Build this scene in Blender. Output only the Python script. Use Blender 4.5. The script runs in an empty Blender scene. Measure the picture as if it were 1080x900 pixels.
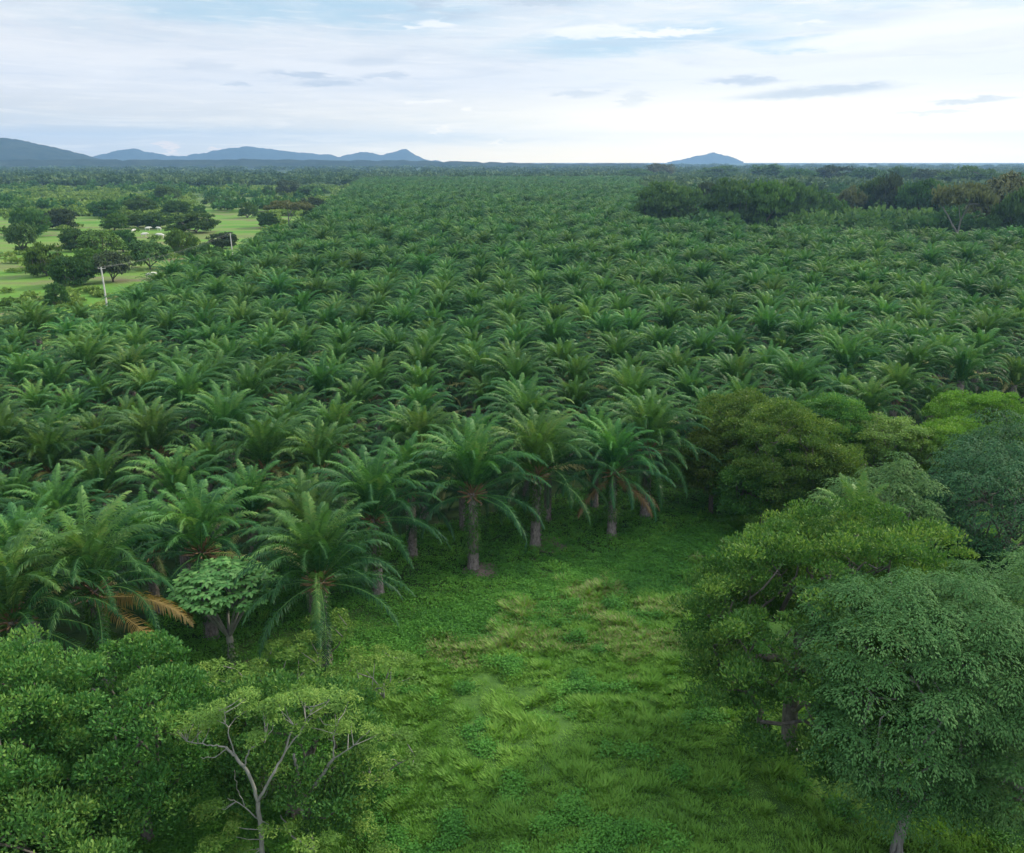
import bpy, math, random
import numpy as np
from math import radians, sin, cos, tan, atan, atan2, pi, sqrt, hypot
from mathutils import Vector

S = bpy.context.scene
COL = S.collection
H = 32.0                       # height of the camera (a drone) over the ground
FPX = 900.0                    # focal length in pixels of the 1080x900 photograph
PITCH = atan(281 / FPX)

# ------------------------------------------------------------------ camera
cd = bpy.data.cameras.new('camera'); cam = bpy.data.objects.new('camera', cd); COL.objects.link(cam)
cd.sensor_width = 36; cd.lens = 30.0; cd.clip_start = 0.5; cd.clip_end = 60000
cam.location = (0, 0, H); cam.rotation_euler = (pi / 2 - PITCH, 0, 0)
S.camera = cam

# ------------------------------------------------------------------ sky and sun
SUN_AZ = radians(62)           # to the right of the view direction
SUN_EL = radians(34)
W = bpy.data.worlds.new('World'); S.world = W; W.use_nodes = True
nt = W.node_tree; N = nt.nodes; L = nt.links; N.clear()

class G:
    """small helper for writing node arithmetic"""
    def __init__(s, nt): s.nt = nt
    def put(s, sock, v):
        if isinstance(v, (int, float)): sock.default_value = v
        elif isinstance(v, (tuple, list)):
            sock.default_value = tuple(v) + ((1.0,) if len(v) == 3 and len(sock.default_value) == 4 else ())
        else: s.nt.links.new(v, sock)
    def m(s, op, a, b=None, c=None, clamp=False):
        n = s.nt.nodes.new('ShaderNodeMath'); n.operation = op; n.use_clamp = clamp
        s.put(n.inputs[0], a)
        if b is not None: s.put(n.inputs[1], b)
        if c is not None: s.put(n.inputs[2], c)
        return n.outputs[0]
    def mix(s, f, a, b, blend='MIX'):
        n = s.nt.nodes.new('ShaderNodeMix'); n.data_type = 'RGBA'; n.blend_type = blend; n.clamp_factor = True
        s.put(n.inputs[0], f); s.put(n.inputs[6], a); s.put(n.inputs[7], b)
        return n.outputs[2]
    def xyz(s, x, y, z):
        n = s.nt.nodes.new('ShaderNodeCombineXYZ')
        s.put(n.inputs[0], x); s.put(n.inputs[1], y); s.put(n.inputs[2], z); return n.outputs[0]
    def sep(s, v):
        n = s.nt.nodes.new('ShaderNodeSeparateXYZ'); s.nt.links.new(v, n.inputs[0]); return n.outputs
    def noise(s, vec, scale, detail=4, rough=0.5, dist=0.0, out=0):
        n = s.nt.nodes.new('ShaderNodeTexNoise')
        if vec is not None: s.nt.links.new(vec, n.inputs['Vector'])
        n.inputs['Scale'].default_value = scale; n.inputs['Detail'].default_value = detail
        n.inputs['Roughness'].default_value = rough; n.inputs['Distortion'].default_value = dist
        return n.outputs[out]
    def step(s, v, lo, hi, smooth=True):
        n = s.nt.nodes.new('ShaderNodeMapRange'); n.interpolation_type = 'SMOOTHSTEP' if smooth else 'LINEAR'
        s.put(n.inputs[0], v); n.inputs[1].default_value = lo; n.inputs[2].default_value = hi
        return n.outputs[0]
    def ramp(s, f, stops):
        n = s.nt.nodes.new('ShaderNodeValToRGB'); s.nt.links.new(f, n.inputs[0]); e = n.color_ramp.elements
        while len(e) < len(stops): e.new(0.5)
        for q, (p, c) in zip(e, stops): q.position = p; q.color = tuple(c) + (1,)
        return n.outputs[0]

g = G(nt)
sky = N.new('ShaderNodeTexSky'); sky.sky_type = 'NISHITA'; sky.sun_disc = False
sky.sun_elevation = SUN_EL; sky.sun_rotation = SUN_AZ; sky.altitude = 100; sky.air_density = 1.0; sky.dust_density = 1.2; sky.ozone_density = 1.5
tc = N.new('ShaderNodeTexCoord')
dx, dy, dz = g.sep(tc.outputs['Generated'])
el = g.m('MULTIPLY', g.m('ARCSINE', dz), 180 / pi)                      # elevation, degrees
az = g.m('MULTIPLY', g.m('ARCTAN2', dx, dy), 180 / pi)                  # azimuth to the right of north, degrees
# two noises over a flat cloud deck: streaks flatten towards the horizon
dq = g.m('ADD', g.m('MAXIMUM', dz, 0.0), 0.045)
deck = g.xyz(g.m('DIVIDE', dx, dq), g.m('MULTIPLY', g.m('DIVIDE', dy, dq), 1.0), 0.0)
n1 = g.noise(deck, 0.55, 7, 0.56, 0.4)
n2 = g.noise(deck, 1.9, 8, 0.6, 0.8)
n3 = g.noise(g.xyz(g.m('MULTIPLY', az, 0.08), g.m('MULTIPLY', el, 0.75), 3.0), 1.0, 6, 0.55, 0.6)
wob = g.noise(g.xyz(g.m('MULTIPLY', az, 0.16), g.m('MULTIPLY', el, 0.9), 7.7), 1.3, 5, 0.65, 0.3)
wob2 = g.noise(g.xyz(g.m('MULTIPLY', az, 0.5), g.m('MULTIPLY', el, 2.2), 1.2), 1.2, 5, 0.65, 0.3)
elw = g.m('ADD', el, g.m('MULTIPLY', g.m('SUBTRACT', wob, 0.5), 1.6))
elf = g.m('ADD', el, g.m('MULTIPLY', g.m('SUBTRACT', wob2, 0.5), 0.9))
azf = g.m('ADD', az, g.m('MULTIPLY', g.m('SUBTRACT', wob2, 0.5), 5.0))

def sky_dir(px, py):
    u = (px - 540) / FPX; v = (450 - py) / FPX
    x = u; y = cos(PITCH) + v * sin(PITCH); z = -sin(PITCH) + v * cos(PITCH)
    return math.degrees(atan2(x, y)), math.degrees(atan2(z, hypot(x, y)))

def blob(px, py, wpx, hpx, tilt=0.0, fine=True, sharp=(0.25, 0.8)):
    a0, e0 = sky_dir(px, py); sa = wpx / FPX * 57.3; se = hpx / FPX * 57.3
    A = azf if fine else az; E_ = elf if fine else elw
    u = g.m('DIVIDE', g.m('SUBTRACT', A, a0), sa)
    e1 = g.m('SUBTRACT', g.m('SUBTRACT', E_, e0), g.m('MULTIPLY', g.m('SUBTRACT', A, a0), tilt))
    v = g.m('DIVIDE', e1, se)
    r2 = g.m('ADD', g.m('MULTIPLY', u, u), g.m('MULTIPLY', v, v))
    b = g.m('EXPONENT', g.m('MULTIPLY', r2, -1.0))
    return g.step(b, *sharp)

blue = g.mix(1.0, sky.outputs[0], (0.105, 0.108, 0.113), 'MULTIPLY')
# veil of high cloud: brighter and warmer to the right, greyer to the left
rgt = g.step(g.m('ADD', az, g.m('MULTIPLY', g.m('SUBTRACT', n3, 0.5), 14)), -32, 20)
veil = g.mix(rgt, (0.76, 0.79, 0.835), (0.95, 0.96, 0.95))
lowhaze = g.step(elw, 6.2, 0.3)
veil = g.mix(g.m('MULTIPLY', g.m('MULTIPLY', lowhaze, g.m('SUBTRACT', 1.0, rgt)), 0.85), veil, (0.60, 0.635, 0.68))
glow = blob(860, 150, 330, 100, 0, False, (0.0, 1.0))
veil = g.mix(g.m('MULTIPLY', glow, 0.6), veil, (1.10, 1.07, 0.98))
band = blob(200, 78, 330, 26, 0.0, False, (0.0, 0.9))
veil = g.mix(g.m('MULTIPLY', band, 0.8), veil, (0.86, 0.875, 0.90))
warm = blob(560, 166, 240, 14, 0, False, (0.0, 1.0))
veil = g.mix(g.m('MULTIPLY', warm, 0.8), veil, (1.0, 0.95, 0.82))
# clear openings towards the top of the frame
op = g.m('MULTIPLY', g.step(elw, 5.6, 9.0), g.step(n2, 0.72, 0.36))
o1 = blob(300, 10, 260, 20, 0.0, False, (0.1, 0.9)); o2 = blob(670, 42, 150, 14, 0.06, False, (0.1, 0.9)); o3 = blob(855, 46, 75, 8, -0.02, False, (0.15, 0.8))
op = g.m('MAXIMUM', g.m('MULTIPLY', op, 0.55), g.m('MAXIMUM', g.m('MULTIPLY', o1, 0.9), g.m('MAXIMUM', g.m('MULTIPLY', o2, 0.85), o3)))
bluec = g.mix(0.6, blue, (0.45, 0.74, 0.90))
c = g.mix(g.m('MULTIPLY', op, 0.9), veil, bluec)
# thin streaks of texture
c = g.mix(g.m('MULTIPLY', g.step(n3, 0.46, 0.68), g.m('SUBTRACT', 0.42, g.m('MULTIPLY', glow, .35))), c, (0.63, 0.70, 0.79))
c = g.mix(g.m('MULTIPLY', g.step(n1, 0.46, 0.68), 0.5), c, (0.97, 0.96, 0.95))
n4 = g.noise(g.xyz(g.m('MULTIPLY', az, 0.22), g.m('ADD', g.m('MULTIPLY', el, 2.6), g.m('MULTIPLY', az, 0.06)), 9.0), 1.0, 8, 0.62, 0.8)
c = g.mix(g.m('MULTIPLY', g.m('MULTIPLY', g.step(n4, 0.50, 0.70), g.step(el, 0.8, 4.0)), 0.38), c, (1.0, 0.99, 0.97))
c = g.mix(g.m('MULTIPLY', g.m('MULTIPLY', g.step(n4, 0.46, 0.30), g.step(el, 0.5, 4.0)), g.m('SUBTRACT', 0.30, g.m('MULTIPLY', glow, .25))), c, (0.60, 0.68, 0.78))
# dark small clouds and bright ones where the photograph has them
for (px, py, w, h, t, k) in [(320, 79, 34, 3.2, -0.04, .8), (345, 88, 30, 3.0, 0.03, .75), (258, 88, 13, 2.0, 0, .6), (405, 81, 20, 2.6, -0.02, .6),
                             (787, 85, 36, 3.4, 0.0, .75), (860, 97, 66, 4.4, 0.05, .8), (610, 99, 22, 3.2, 0.0, .5), (1018, 107, 34, 2.6, 0.03, .7),
                             (985, 118, 40, 2.2, 0.02, .5), (400, 62, 36, 6, .12, .35), (452, 4, 16, 5, 0, .6), (575, 2, 40, 4, 0, .6), (250, 138, 110, 3, 0, .35),
                             (215, 70, 24, 5, 0, .3), (440, 147, 160, 3.2, 0, .3), (670, 104, 14, 7, 0.1, .35), (90, 138, 120, 6, 0, .35), (480, 15, 28, 4, 0, .4)]:
    c = g.mix(g.m('MULTIPLY', blob(px, py, w * 1.1, h * 1.15, t, True, (0.1, 0.9)), k * .85), c, (0.48, 0.57, 0.68))
for (px, py, w, h, t, k) in [(700, 35, 62, 3.8, 0.02, .95), (625, 33, 60, 6.5, 0.02, .8), (940, 36, 120, 7, 0.06, .95), (905, 48, 60, 6, 0.02, .8), (1040, 20, 90, 10, 0.0, .7),
                             (455, 26, 22, 4, 0, .7), (450, 107, 32, 2.0, 0, .6), (500, 114, 12, 1.8, 0, .6), (858, 23, 18, 1.8, 0, .6)]:
    c = g.mix(g.m('MULTIPLY', blob(px, py, w, h, t), k), c, (1.04, 1.03, 1.02))
for (px, py, w, h) in [(177, 153, 7, 5), (180, 160, 5, 4), (227, 157, 4, 3), (526, 150, 8, 4), (465, 137, 5, 5), (660, 135, 18, 12)]:
    c = g.mix(g.m('MULTIPLY', blob(px, py, w, h, 0, True), .7), c, (0.98, 0.86, 0.80) if px < 300 else (1.0, 0.98, 0.93))
# an overcast deck is brighter overhead than near the horizon
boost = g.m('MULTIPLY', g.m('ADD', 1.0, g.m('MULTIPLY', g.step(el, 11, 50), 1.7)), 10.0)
low = g.step(el, 5.0, 0.0)
c = g.mix(1.0, c, g.mix(g.m('MULTIPLY', low, g.m('ADD', 0.5, g.m('MULTIPLY', rgt, 0.5))), (1, 1, 1), (2.25, 1.80, 1.08)), 'MULTIPLY')
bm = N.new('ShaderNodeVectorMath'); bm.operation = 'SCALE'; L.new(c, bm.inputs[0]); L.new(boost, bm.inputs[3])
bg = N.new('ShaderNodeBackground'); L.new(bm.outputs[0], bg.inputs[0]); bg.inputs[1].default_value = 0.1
bgs = N.new('ShaderNodeBackground'); L.new(sky.outputs[0], bgs.inputs[0]); bgs.inputs[1].default_value = 0.09
# the deck covers the low sky; overhead it thins out to the plain sky
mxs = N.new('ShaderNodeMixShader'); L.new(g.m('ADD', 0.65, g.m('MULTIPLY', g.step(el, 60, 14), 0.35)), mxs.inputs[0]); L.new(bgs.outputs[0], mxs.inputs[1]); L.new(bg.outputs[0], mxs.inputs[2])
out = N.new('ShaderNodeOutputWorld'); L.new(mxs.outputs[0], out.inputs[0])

sd = bpy.data.lights.new('sun', 'SUN'); so = bpy.data.objects.new('sun', sd); COL.objects.link(so)
sd.energy = 4.2; sd.angle = radians(5); sd.color = (1.0, 0.90, 0.72)
sv = Vector((sin(SUN_AZ) * cos(SUN_EL), cos(SUN_AZ) * cos(SUN_EL), sin(SUN_EL)))
so.rotation_euler = sv.to_track_quat('Z', 'Y').to_euler(); so.location = (0, 0, 200)

vs = S.view_settings
vs.view_transform = 'Standard'; vs.look = 'None'; vs.exposure = 0.12; vs.gamma = 1.0; vs.use_curve_mapping = False
S.render.engine = 'CYCLES'
cy = S.cycles
cy.max_bounces = 6; cy.diffuse_bounces = 3; cy.glossy_bounces = 2; cy.transmission_bounces = 3; cy.transparent_max_bounces = 6; cy.volume_bounces = 0
cy.use_denoising = True; cy.caustics_reflective = False; cy.caustics_refractive = False

# ------------------------------------------------------------------ helpers
def P(px, py, z=0.0):
    """the point of height z that the photograph shows at (px, py)"""
    u = (px - 540) / FPX; v = (450 - py) / FPX
    y = cos(PITCH) + v * sin(PITCH); dz_ = -sin(PITCH) + v * cos(PITCH)
    t = (z - H) / dz_
    return u * t, y * t

def in_poly(x, y, poly):
    x = np.asarray(x, float); y = np.asarray(y, float); r = np.zeros(x.shape, bool); j = len(poly) - 1
    for i in range(len(poly)):
        xi, yi = poly[i]; xj, yj = poly[j]
        c_ = ((yi > y) != (yj > y)) & (x < (xj - xi) * (y - yi) / ((yj - yi) or 1e-9) + xi)
        r ^= c_; j = i
    return r

def vnoise(x, y, s, seed=0):
    """smooth value noise in 0..1"""
    x = np.asarray(x) / s; y = np.asarray(y) / s
    xi = np.floor(x).astype(np.int64); yi = np.floor(y).astype(np.int64); fx = x - xi; fy = y - yi
    fx = fx * fx * (3 - 2 * fx); fy = fy * fy * (3 - 2 * fy)
    def h(a, b):
        q = (a * 374761393 + b * 668265263 + seed * 1442695041) & 0x7fffffff
        q = ((q ^ (q >> 13)) * 1274126177) & 0x7fffffff
        return ((q ^ (q >> 16)) & 0xffff) / 65535.0
    return (h(xi, yi) * (1 - fx) + h(xi + 1, yi) * fx) * (1 - fy) + (h(xi, yi + 1) * (1 - fx) + h(xi + 1, yi + 1) * fx) * fy

class MB:
    def __init__(s): s.v = []; s.a = []; s.q = []; s.t = []; s.n = 0
    def add(s, verts, quads=None, tris=None, val=0.5):
        verts = np.asarray(verts, np.float32).reshape(-1, 3)
        val = np.broadcast_to(np.asarray(val, np.float32), (len(verts),))
        if quads is not None and len(quads): s.q.append(np.asarray(quads, np.int32).reshape(-1, 4) + s.n)
        if tris is not None and len(tris): s.t.append(np.asarray(tris, np.int32).reshape(-1, 3) + s.n)
        s.v.append(verts); s.a.append(val); s.n += len(verts)
    def mesh(s, name, mat, smooth=False):
        me = bpy.data.meshes.new(name)
        v = np.concatenate(s.v); a = np.concatenate(s.a)
        q = np.concatenate(s.q) if s.q else np.zeros((0, 4), np.int32); t = np.concatenate(s.t) if s.t else np.zeros((0, 3), np.int32)
        me.vertices.add(len(v)); me.vertices.foreach_set('co', v.ravel())
        me.loops.add(q.size + t.size); me.loops.foreach_set('vertex_index', np.concatenate([q.ravel(), t.ravel()]))
        tot = np.concatenate([np.full(len(q), 4, np.int32), np.full(len(t), 3, np.int32)])
        me.polygons.add(len(tot)); me.polygons.foreach_set('loop_start', np.concatenate([[0], np.cumsum(tot)[:-1]]).astype(np.int32))
        if smooth: me.polygons.foreach_set('use_smooth', np.ones(len(tot), bool))
        at = me.attributes.new('v', 'FLOAT', 'POINT'); at.data.foreach_set('value', np.ascontiguousarray(a, np.float32))
        me.materials.append(mat); me.update(calc_edges=True)
        return me
    def build(s, name, mat, parent=None, smooth=False):
        return link(name, s.mesh(name, mat, smooth), parent)

def link(name, data, parent=None):
    o = bpy.data.objects.new(name, data); COL.objects.link(o)
    if parent is not None: o.parent = parent
    return o

def tag(o, label=None, cat=None, group=None, kind=None):
    if label: o['label'] = label
    if cat: o['category'] = cat
    if group: o['group'] = group
    if kind: o['kind'] = kind
    return o

def dup(root):
    r = root.copy(); COL.objects.link(r)
    for ch in list(root.children):
        c_ = ch.copy(); COL.objects.link(c_); c_.parent = r
        for gch in list(ch.children):
            d = gch.copy(); COL.objects.link(d); d.parent = c_
    return r

def unit(a): return a / np.maximum(np.linalg.norm(a, axis=-1, keepdims=True), 1e-9)

def tube(mb, pts, rad, k=6, val=0.5, cap=True):
    pts = np.asarray(pts, float); n = len(pts); rad = np.broadcast_to(np.asarray(rad, float), (n,))
    t = unit(np.gradient(pts, axis=0)); ref = np.array([0.31, 0.95, 0.05]); a = unit(np.cross(t, ref)); b = np.cross(t, a)
    th = np.arange(k) * 2 * pi / k
    ring = pts[:, None, :] + rad[:, None, None] * (a[:, None, :] * np.cos(th)[None, :, None] + b[:, None, :] * np.sin(th)[None, :, None])
    i = np.arange(n - 1)[:, None] * k; j = np.arange(k)[None, :]; j2 = (j + 1) % k
    qd = np.stack([i + j, i + j2, i + k + j2, i + k + j], -1).reshape(-1, 4)
    mb.add(ring.reshape(-1, 3), qd, val=val)

def leaves(mb, c_, t, b, ln, wd, val):
    """one pointed blade per row: centre, long axis, cross axis, length, width"""
    ln = np.broadcast_to(ln, (len(c_),))[:, None]; wd = np.broadcast_to(wd, (len(c_),))[:, None]
    v = np.stack([c_ - t * ln / 2, c_ + b * wd / 2, c_ + t * ln / 2, c_ - b * wd / 2], 1).reshape(-1, 3)
    mb.add(v, np.arange(len(c_) * 4).reshape(-1, 4), val=np.repeat(np.broadcast_to(val, (len(c_),)), 4))

# ------------------------------------------------------------------ materials
def newmat(name):
    m = bpy.data.materials.new(name); m.use_nodes = True; m.node_tree.nodes.clear(); return m, G(m.node_tree)

def foliage(name, dark, mid, light, special=(0.2, 0.18, 0.06), rough=0.5, transl=0.28, rnd=0.3, spec=0.2, patch=0.0):
    m, g = newmat(name); nn = g.nt.nodes
    at = nn.new('ShaderNodeAttribute'); at.attribute_name = 'v'
    oi = nn.new('ShaderNodeObjectInfo')
    col = g.ramp(at.outputs['Fac'], [(0.0, dark), (0.45, mid), (0.86, light), (0.97, special)])
    hs = nn.new('ShaderNodeHueSaturation'); g.nt.links.new(col, hs.inputs['Color'])
    g.put(hs.inputs['Hue'], g.m('ADD', 0.5, g.m('MULTIPLY', g.m('SUBTRACT', oi.outputs['Random'], 0.5), 0.03 * rnd / 0.3)))
    g.put(hs.inputs['Value'], g.m('ADD', 1.0 - rnd / 2, g.m('MULTIPLY', g.m('FRACT', g.m('MULTIPLY', oi.outputs['Random'], 7.31)), rnd)))
    if patch:                                                     # vigour of the stand changes from place to place
        pn = g.noise(oi.outputs['Location'], 0.022, 3, 0.6)
        val = hs.inputs['Value'].links[0].from_socket
        g.put(hs.inputs['Value'], g.m('MULTIPLY', val, g.m('ADD', 1.0 - patch, g.m('MULTIPLY', g.step(pn, .3, .7), 2 * patch))))
    p = nn.new('ShaderNodeBsdfPrincipled'); g.nt.links.new(hs.outputs[0], p.inputs['Base Color'])
    p.inputs['Roughness'].default_value = rough; p.inputs['Specular IOR Level'].default_value = spec
    tr = nn.new('ShaderNodeBsdfTranslucent')
    g.put(tr.inputs[0], g.mix(1.0, hs.outputs[0], (1.25, 1.35, 0.75), 'MULTIPLY'))
    mx = nn.new('ShaderNodeMixShader'); mx.inputs[0].default_value = transl
    g.nt.links.new(p.outputs[0], mx.inputs[1]); g.nt.links.new(tr.outputs[0], mx.inputs[2])
    o = nn.new('ShaderNodeOutputMaterial'); g.nt.links.new(mx.outputs[0], o.inputs[0])
    return m

def bark(name, a, b, scale=6.0, rough=0.85):
    m, g = newmat(name); nn = g.nt.nodes
    t = nn.new('ShaderNodeTexCoord'); mp = nn.new('ShaderNodeMapping'); mp.inputs['Scale'].default_value = (1, 1, 0.35)
    g.nt.links.new(t.outputs['Object'], mp.inputs[0])
    n_ = g.noise(mp.outputs[0], scale, 6, 0.6, 0.3)
    p = nn.new('ShaderNodeBsdfPrincipled'); g.put(p.inputs['Base Color'], g.ramp(n_, [(0.3, a), (0.7, b)]))
    p.inputs['Roughness'].default_value = rough
    bp = nn.new('ShaderNodeBump'); bp.inputs['Strength'].default_value = 0.6; bp.inputs['Distance'].default_value = 0.05
    g.nt.links.new(n_, bp.inputs['Height']); g.nt.links.new(bp.outputs[0], p.inputs['Normal'])
    o = nn.new('ShaderNodeOutputMaterial'); g.nt.links.new(p.outputs[0], o.inputs[0]); return m

M = {}
M['palm'] = foliage('palm_frond', (0.012, 0.050, 0.020), (0.029, 0.106, 0.034), (0.100, 0.225, 0.050), (0.34, 0.33, 0.13), 0.5, 0.20, 0.36, 0.18, 0.14)
M['dead'] = foliage('dead_frond', (0.12, 0.07, 0.02), (0.24, 0.15, 0.05), (0.38, 0.27, 0.10), (0.40, 0.30, 0.16), 0.6, 0.25, 0.2, 0.3)
M['brown'] = foliage('brown_frond', (0.06, 0.035, 0.018), (0.12, 0.075, 0.035), (0.16, 0.13, 0.05), (0.25, 0.18, 0.10), 0.7, 0.15, 0.2, 0.2)
M['heart'] = bark('frond_base', (0.10, 0.06, 0.035), (0.26, 0.16, 0.07), 9)
M['ptrunk'] = bark('palm_trunk', (0.06, 0.05, 0.045), (0.30, 0.26, 0.24), 7)
M['fern'] = foliage('trunk_fern', (0.03, 0.09, 0.02), (0.06, 0.15, 0.03), (0.11, 0.22, 0.05), rough=0.6, rnd=0.15)
M['bark'] = bark('bark', (0.05, 0.045, 0.038), (0.16, 0.14, 0.12))
M['greybark'] = bark('grey_bark', (0.09, 0.085, 0.075), (0.24, 0.23, 0.21), 5)
M['pale'] = bark('pale_bark', (0.13, 0.13, 0.115), (0.27, 0.26, 0.235), 5)
M['big'] = foliage('broad_leaf', (0.024, 0.076, 0.018), (0.052, 0.140, 0.028), (0.190, 0.290, 0.055), rough=0.6, rnd=0.1, spec=0.15)
M['mango'] = foliage('dense_leaf', (0.026, 0.085, 0.022), (0.058, 0.165, 0.036), (0.200, 0.320, 0.070), rough=0.6, rnd=0.12, spec=0.15)
M['silver'] = foliage('silvery_leaf', (0.026, 0.080, 0.024), (0.056, 0.145, 0.040), (0.130, 0.240, 0.078), rough=0.7, rnd=0.12, transl=0.22, spec=0.1)
M['blue'] = foliage('bluish_leaf', (0.012, 0.050, 0.022), (0.026, 0.088, 0.031), (0.062, 0.145, 0.048), rough=0.7, rnd=0.12, transl=0.15, spec=0.12)
M['sage'] = foliage('sage_leaf', (0.032, 0.088, 0.028), (0.062, 0.145, 0.042), (0.135, 0.225, 0.070), rough=0.7, rnd=0.12, spec=0.12)
M['olive'] = foliage('olive_leaf', (0.034, 0.080, 0.018), (0.078, 0.145, 0.028), (0.20, 0.25, 0.055), rough=0.5, rnd=0.15)
M['lime'] = foliage('lime_leaf', (0.05, 0.13, 0.015), (0.11, 0.24, 0.03), (0.23, 0.37, 0.06), rough=0.5, rnd=0.12)
M['feather'] = foliage('feathery_leaf', (0.060, 0.130, 0.024), (0.120, 0.225, 0.038), (0.250, 0.345, 0.070), rough=0.6, rnd=0.12, transl=0.35)
M['papaya'] = foliage('umbrella_leaf', (0.065, 0.185, 0.050), (0.135, 0.310, 0.090), (0.25, 0.44, 0.14), rough=0.6, rnd=0.1, spec=0.1)
M['far_dark'] = foliage('savanna_leaf', (0.032, 0.080, 0.026), (0.062, 0.130, 0.038), (0.120, 0.195, 0.055), rough=0.8, rnd=0.4, transl=0.22, spec=.1)
M['far_green'] = foliage('savanna_green_leaf', (0.045, 0.105, 0.022), (0.085, 0.165, 0.034), (0.15, 0.23, 0.05), rough=0.8, rnd=0.3, transl=0.2, spec=.1)
M['far_tan'] = foliage('savanna_tan_leaf', (0.06, 0.075, 0.035), (0.105, 0.12, 0.05), (0.16, 0.17, 0.075), rough=0.8, rnd=0.3, transl=0.15, spec=.1)
M['far_purple'] = foliage('savanna_dull_leaf', (0.032, 0.055, 0.028), (0.055, 0.082, 0.040), (0.090, 0.115, 0.055), rough=0.8, rnd=0.2, transl=0.15, spec=.1)
M['scrub'] = foliage('scrub_leaf', (0.085, 0.145, 0.032), (0.165, 0.255, 0.055), (0.27, 0.34, 0.10), rough=0.8, rnd=0.2, transl=0.25, spec=.1)
M['far_wood'] = foliage('far_wood_leaf', (0.034, 0.072, 0.028), (0.066, 0.115, 0.042), (0.13, 0.18, 0.065), rough=0.8, rnd=0.2, transl=0.15, spec=.1)

# ------------------------------------------------------------------ regions of the land (plan, metres)
FIELD = [(-75, 28), (-45, 37), (-30, 40), (-16, 45.5), (-10, 45.5), (-8, 55), (1, 60), (15, 70.5), (60, 97), (150, 140), (330, 190),
         (330, 250), (170, 268), (122, 305), (56, 330), (52, 350), (78, 560), (186, 1195), (140, 1260), (-200, 1190), (-134, 725),
         (-104, 487), (-80, 337), (-84, 292), (-73, 237), (-77, 197), (-72, 143), (-82, 132), (-130, 118), (-150, 60)]

# ------------------------------------------------------------------ ground
def ground_material():
    m, g = newmat('ground'); nn = g.nt.nodes
    t = nn.new('ShaderNodeTexCoord'); P_ = t.outputs['Object']; x, y, z = g.sep(P_)
    big = g.noise(P_, 0.012, 5, 0.55); mid = g.noise(P_, 0.06, 5, 0.6); fine = g.noise(P_, 0.9, 6, 0.65)
    streak = g.noise(g.xyz(g.m('MULTIPLY', x, 0.010), g.m('MULTIPLY', y, 0.035), 0.0), 1.0, 5, 0.6, 0.5)
    grass = g.ramp(streak, [(0.30, (0.05, 0.14, 0.020)), (0.45, (0.10, 0.22, 0.030)), (0.55, (0.15, 0.23, 0.05)), (0.63, (0.15, 0.16, 0.065)), (0.70, (0.10, 0.22, 0.03))])
    grass = g.mix(g.step(mid, 0.50, 0.68), grass, (0.17, 0.15, 0.085))
    grass = g.mix(g.m('MULTIPLY', g.step(fine, 0.35, 0.7), 0.35), grass, (0.05, 0.11, 0.02))
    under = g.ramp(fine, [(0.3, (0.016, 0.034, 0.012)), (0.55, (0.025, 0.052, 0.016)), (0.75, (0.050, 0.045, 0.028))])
    # pasture lies left of the plantation and far out
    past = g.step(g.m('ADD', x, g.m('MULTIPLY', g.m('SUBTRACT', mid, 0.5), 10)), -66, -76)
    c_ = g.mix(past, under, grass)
    scrub = g.ramp(g.noise(P_, 0.02, 6, 0.65), [(0.35, (0.045, 0.085, 0.025)), (0.55, (0.085, 0.14, 0.035)), (0.7, (0.12, 0.13, 0.06))])
    c_ = g.mix(g.step(g.m('ADD', y, g.m('MULTIPLY', g.m('SUBTRACT', big, 0.5), 200)), 560, 800), c_, scrub)
    c_ = g.mix(g.step(y, 1300, 2200), c_, (0.035, 0.065, 0.028))
    # the clearing in front: soil under the herbs
    front = g.m('MULTIPLY', g.step(y, 96, 84), g.step(g.m('SUBTRACT', y, g.m('MULTIPLY', x, 0.6)), 66, 58))
    c_ = g.mix(front, c_, g.ramp(fine, [(0.3, (0.035, 0.085, 0.018)), (0.7, (0.080, 0.160, 0.030))]))
    p = nn.new('ShaderNodeBsdfPrincipled'); g.put(p.inputs['Base Color'], c_); p.inputs['Roughness'].default_value = 0.95
    p.inputs['Specular IOR Level'].default_value = 0.1
    bp = nn.new('ShaderNodeBump'); bp.inputs['Strength'].default_value = 0.8; bp.inputs['Distance'].default_value = 0.3
    g.nt.links.new(fine, bp.inputs['Height']); g.nt.links.new(bp.outputs[0], p.inputs['Normal'])
    o = nn.new('ShaderNodeOutputMaterial'); g.nt.links.new(p.outputs[0], o.inputs[0]); return m

mb = MB()
xs = np.concatenate([-np.geomspace(60, 10500, 14)[::-1], np.linspace(-54, 54, 28), np.geomspace(60, 10500, 14)])
ys = np.concatenate([-np.geomspace(20, 10500, 8)[::-1], np.linspace(-10, 130, 36), np.geomspace(140, 10500, 18)])
X, Y = np.meshgrid(xs, ys)
# the clearing is a little uneven
bumpz = (vnoise(X, Y, 9, 3) - 0.5) * 0.5 * np.exp(-((X / 60) ** 2 + ((Y - 50) / 50) ** 2) ** 2)
V_ = np.stack([X, Y, bumpz], -1).reshape(-1, 3); nx = len(xs)
i = np.arange(len(ys) - 1)[:, None] * nx + np.arange(nx - 1)[None, :]
mb.add(V_, np.stack([i, i + 1, i + nx + 1, i + nx], -1).reshape(-1, 4))
tag(mb.build('ground', ground_material(), smooth=True), kind='structure')

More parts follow.
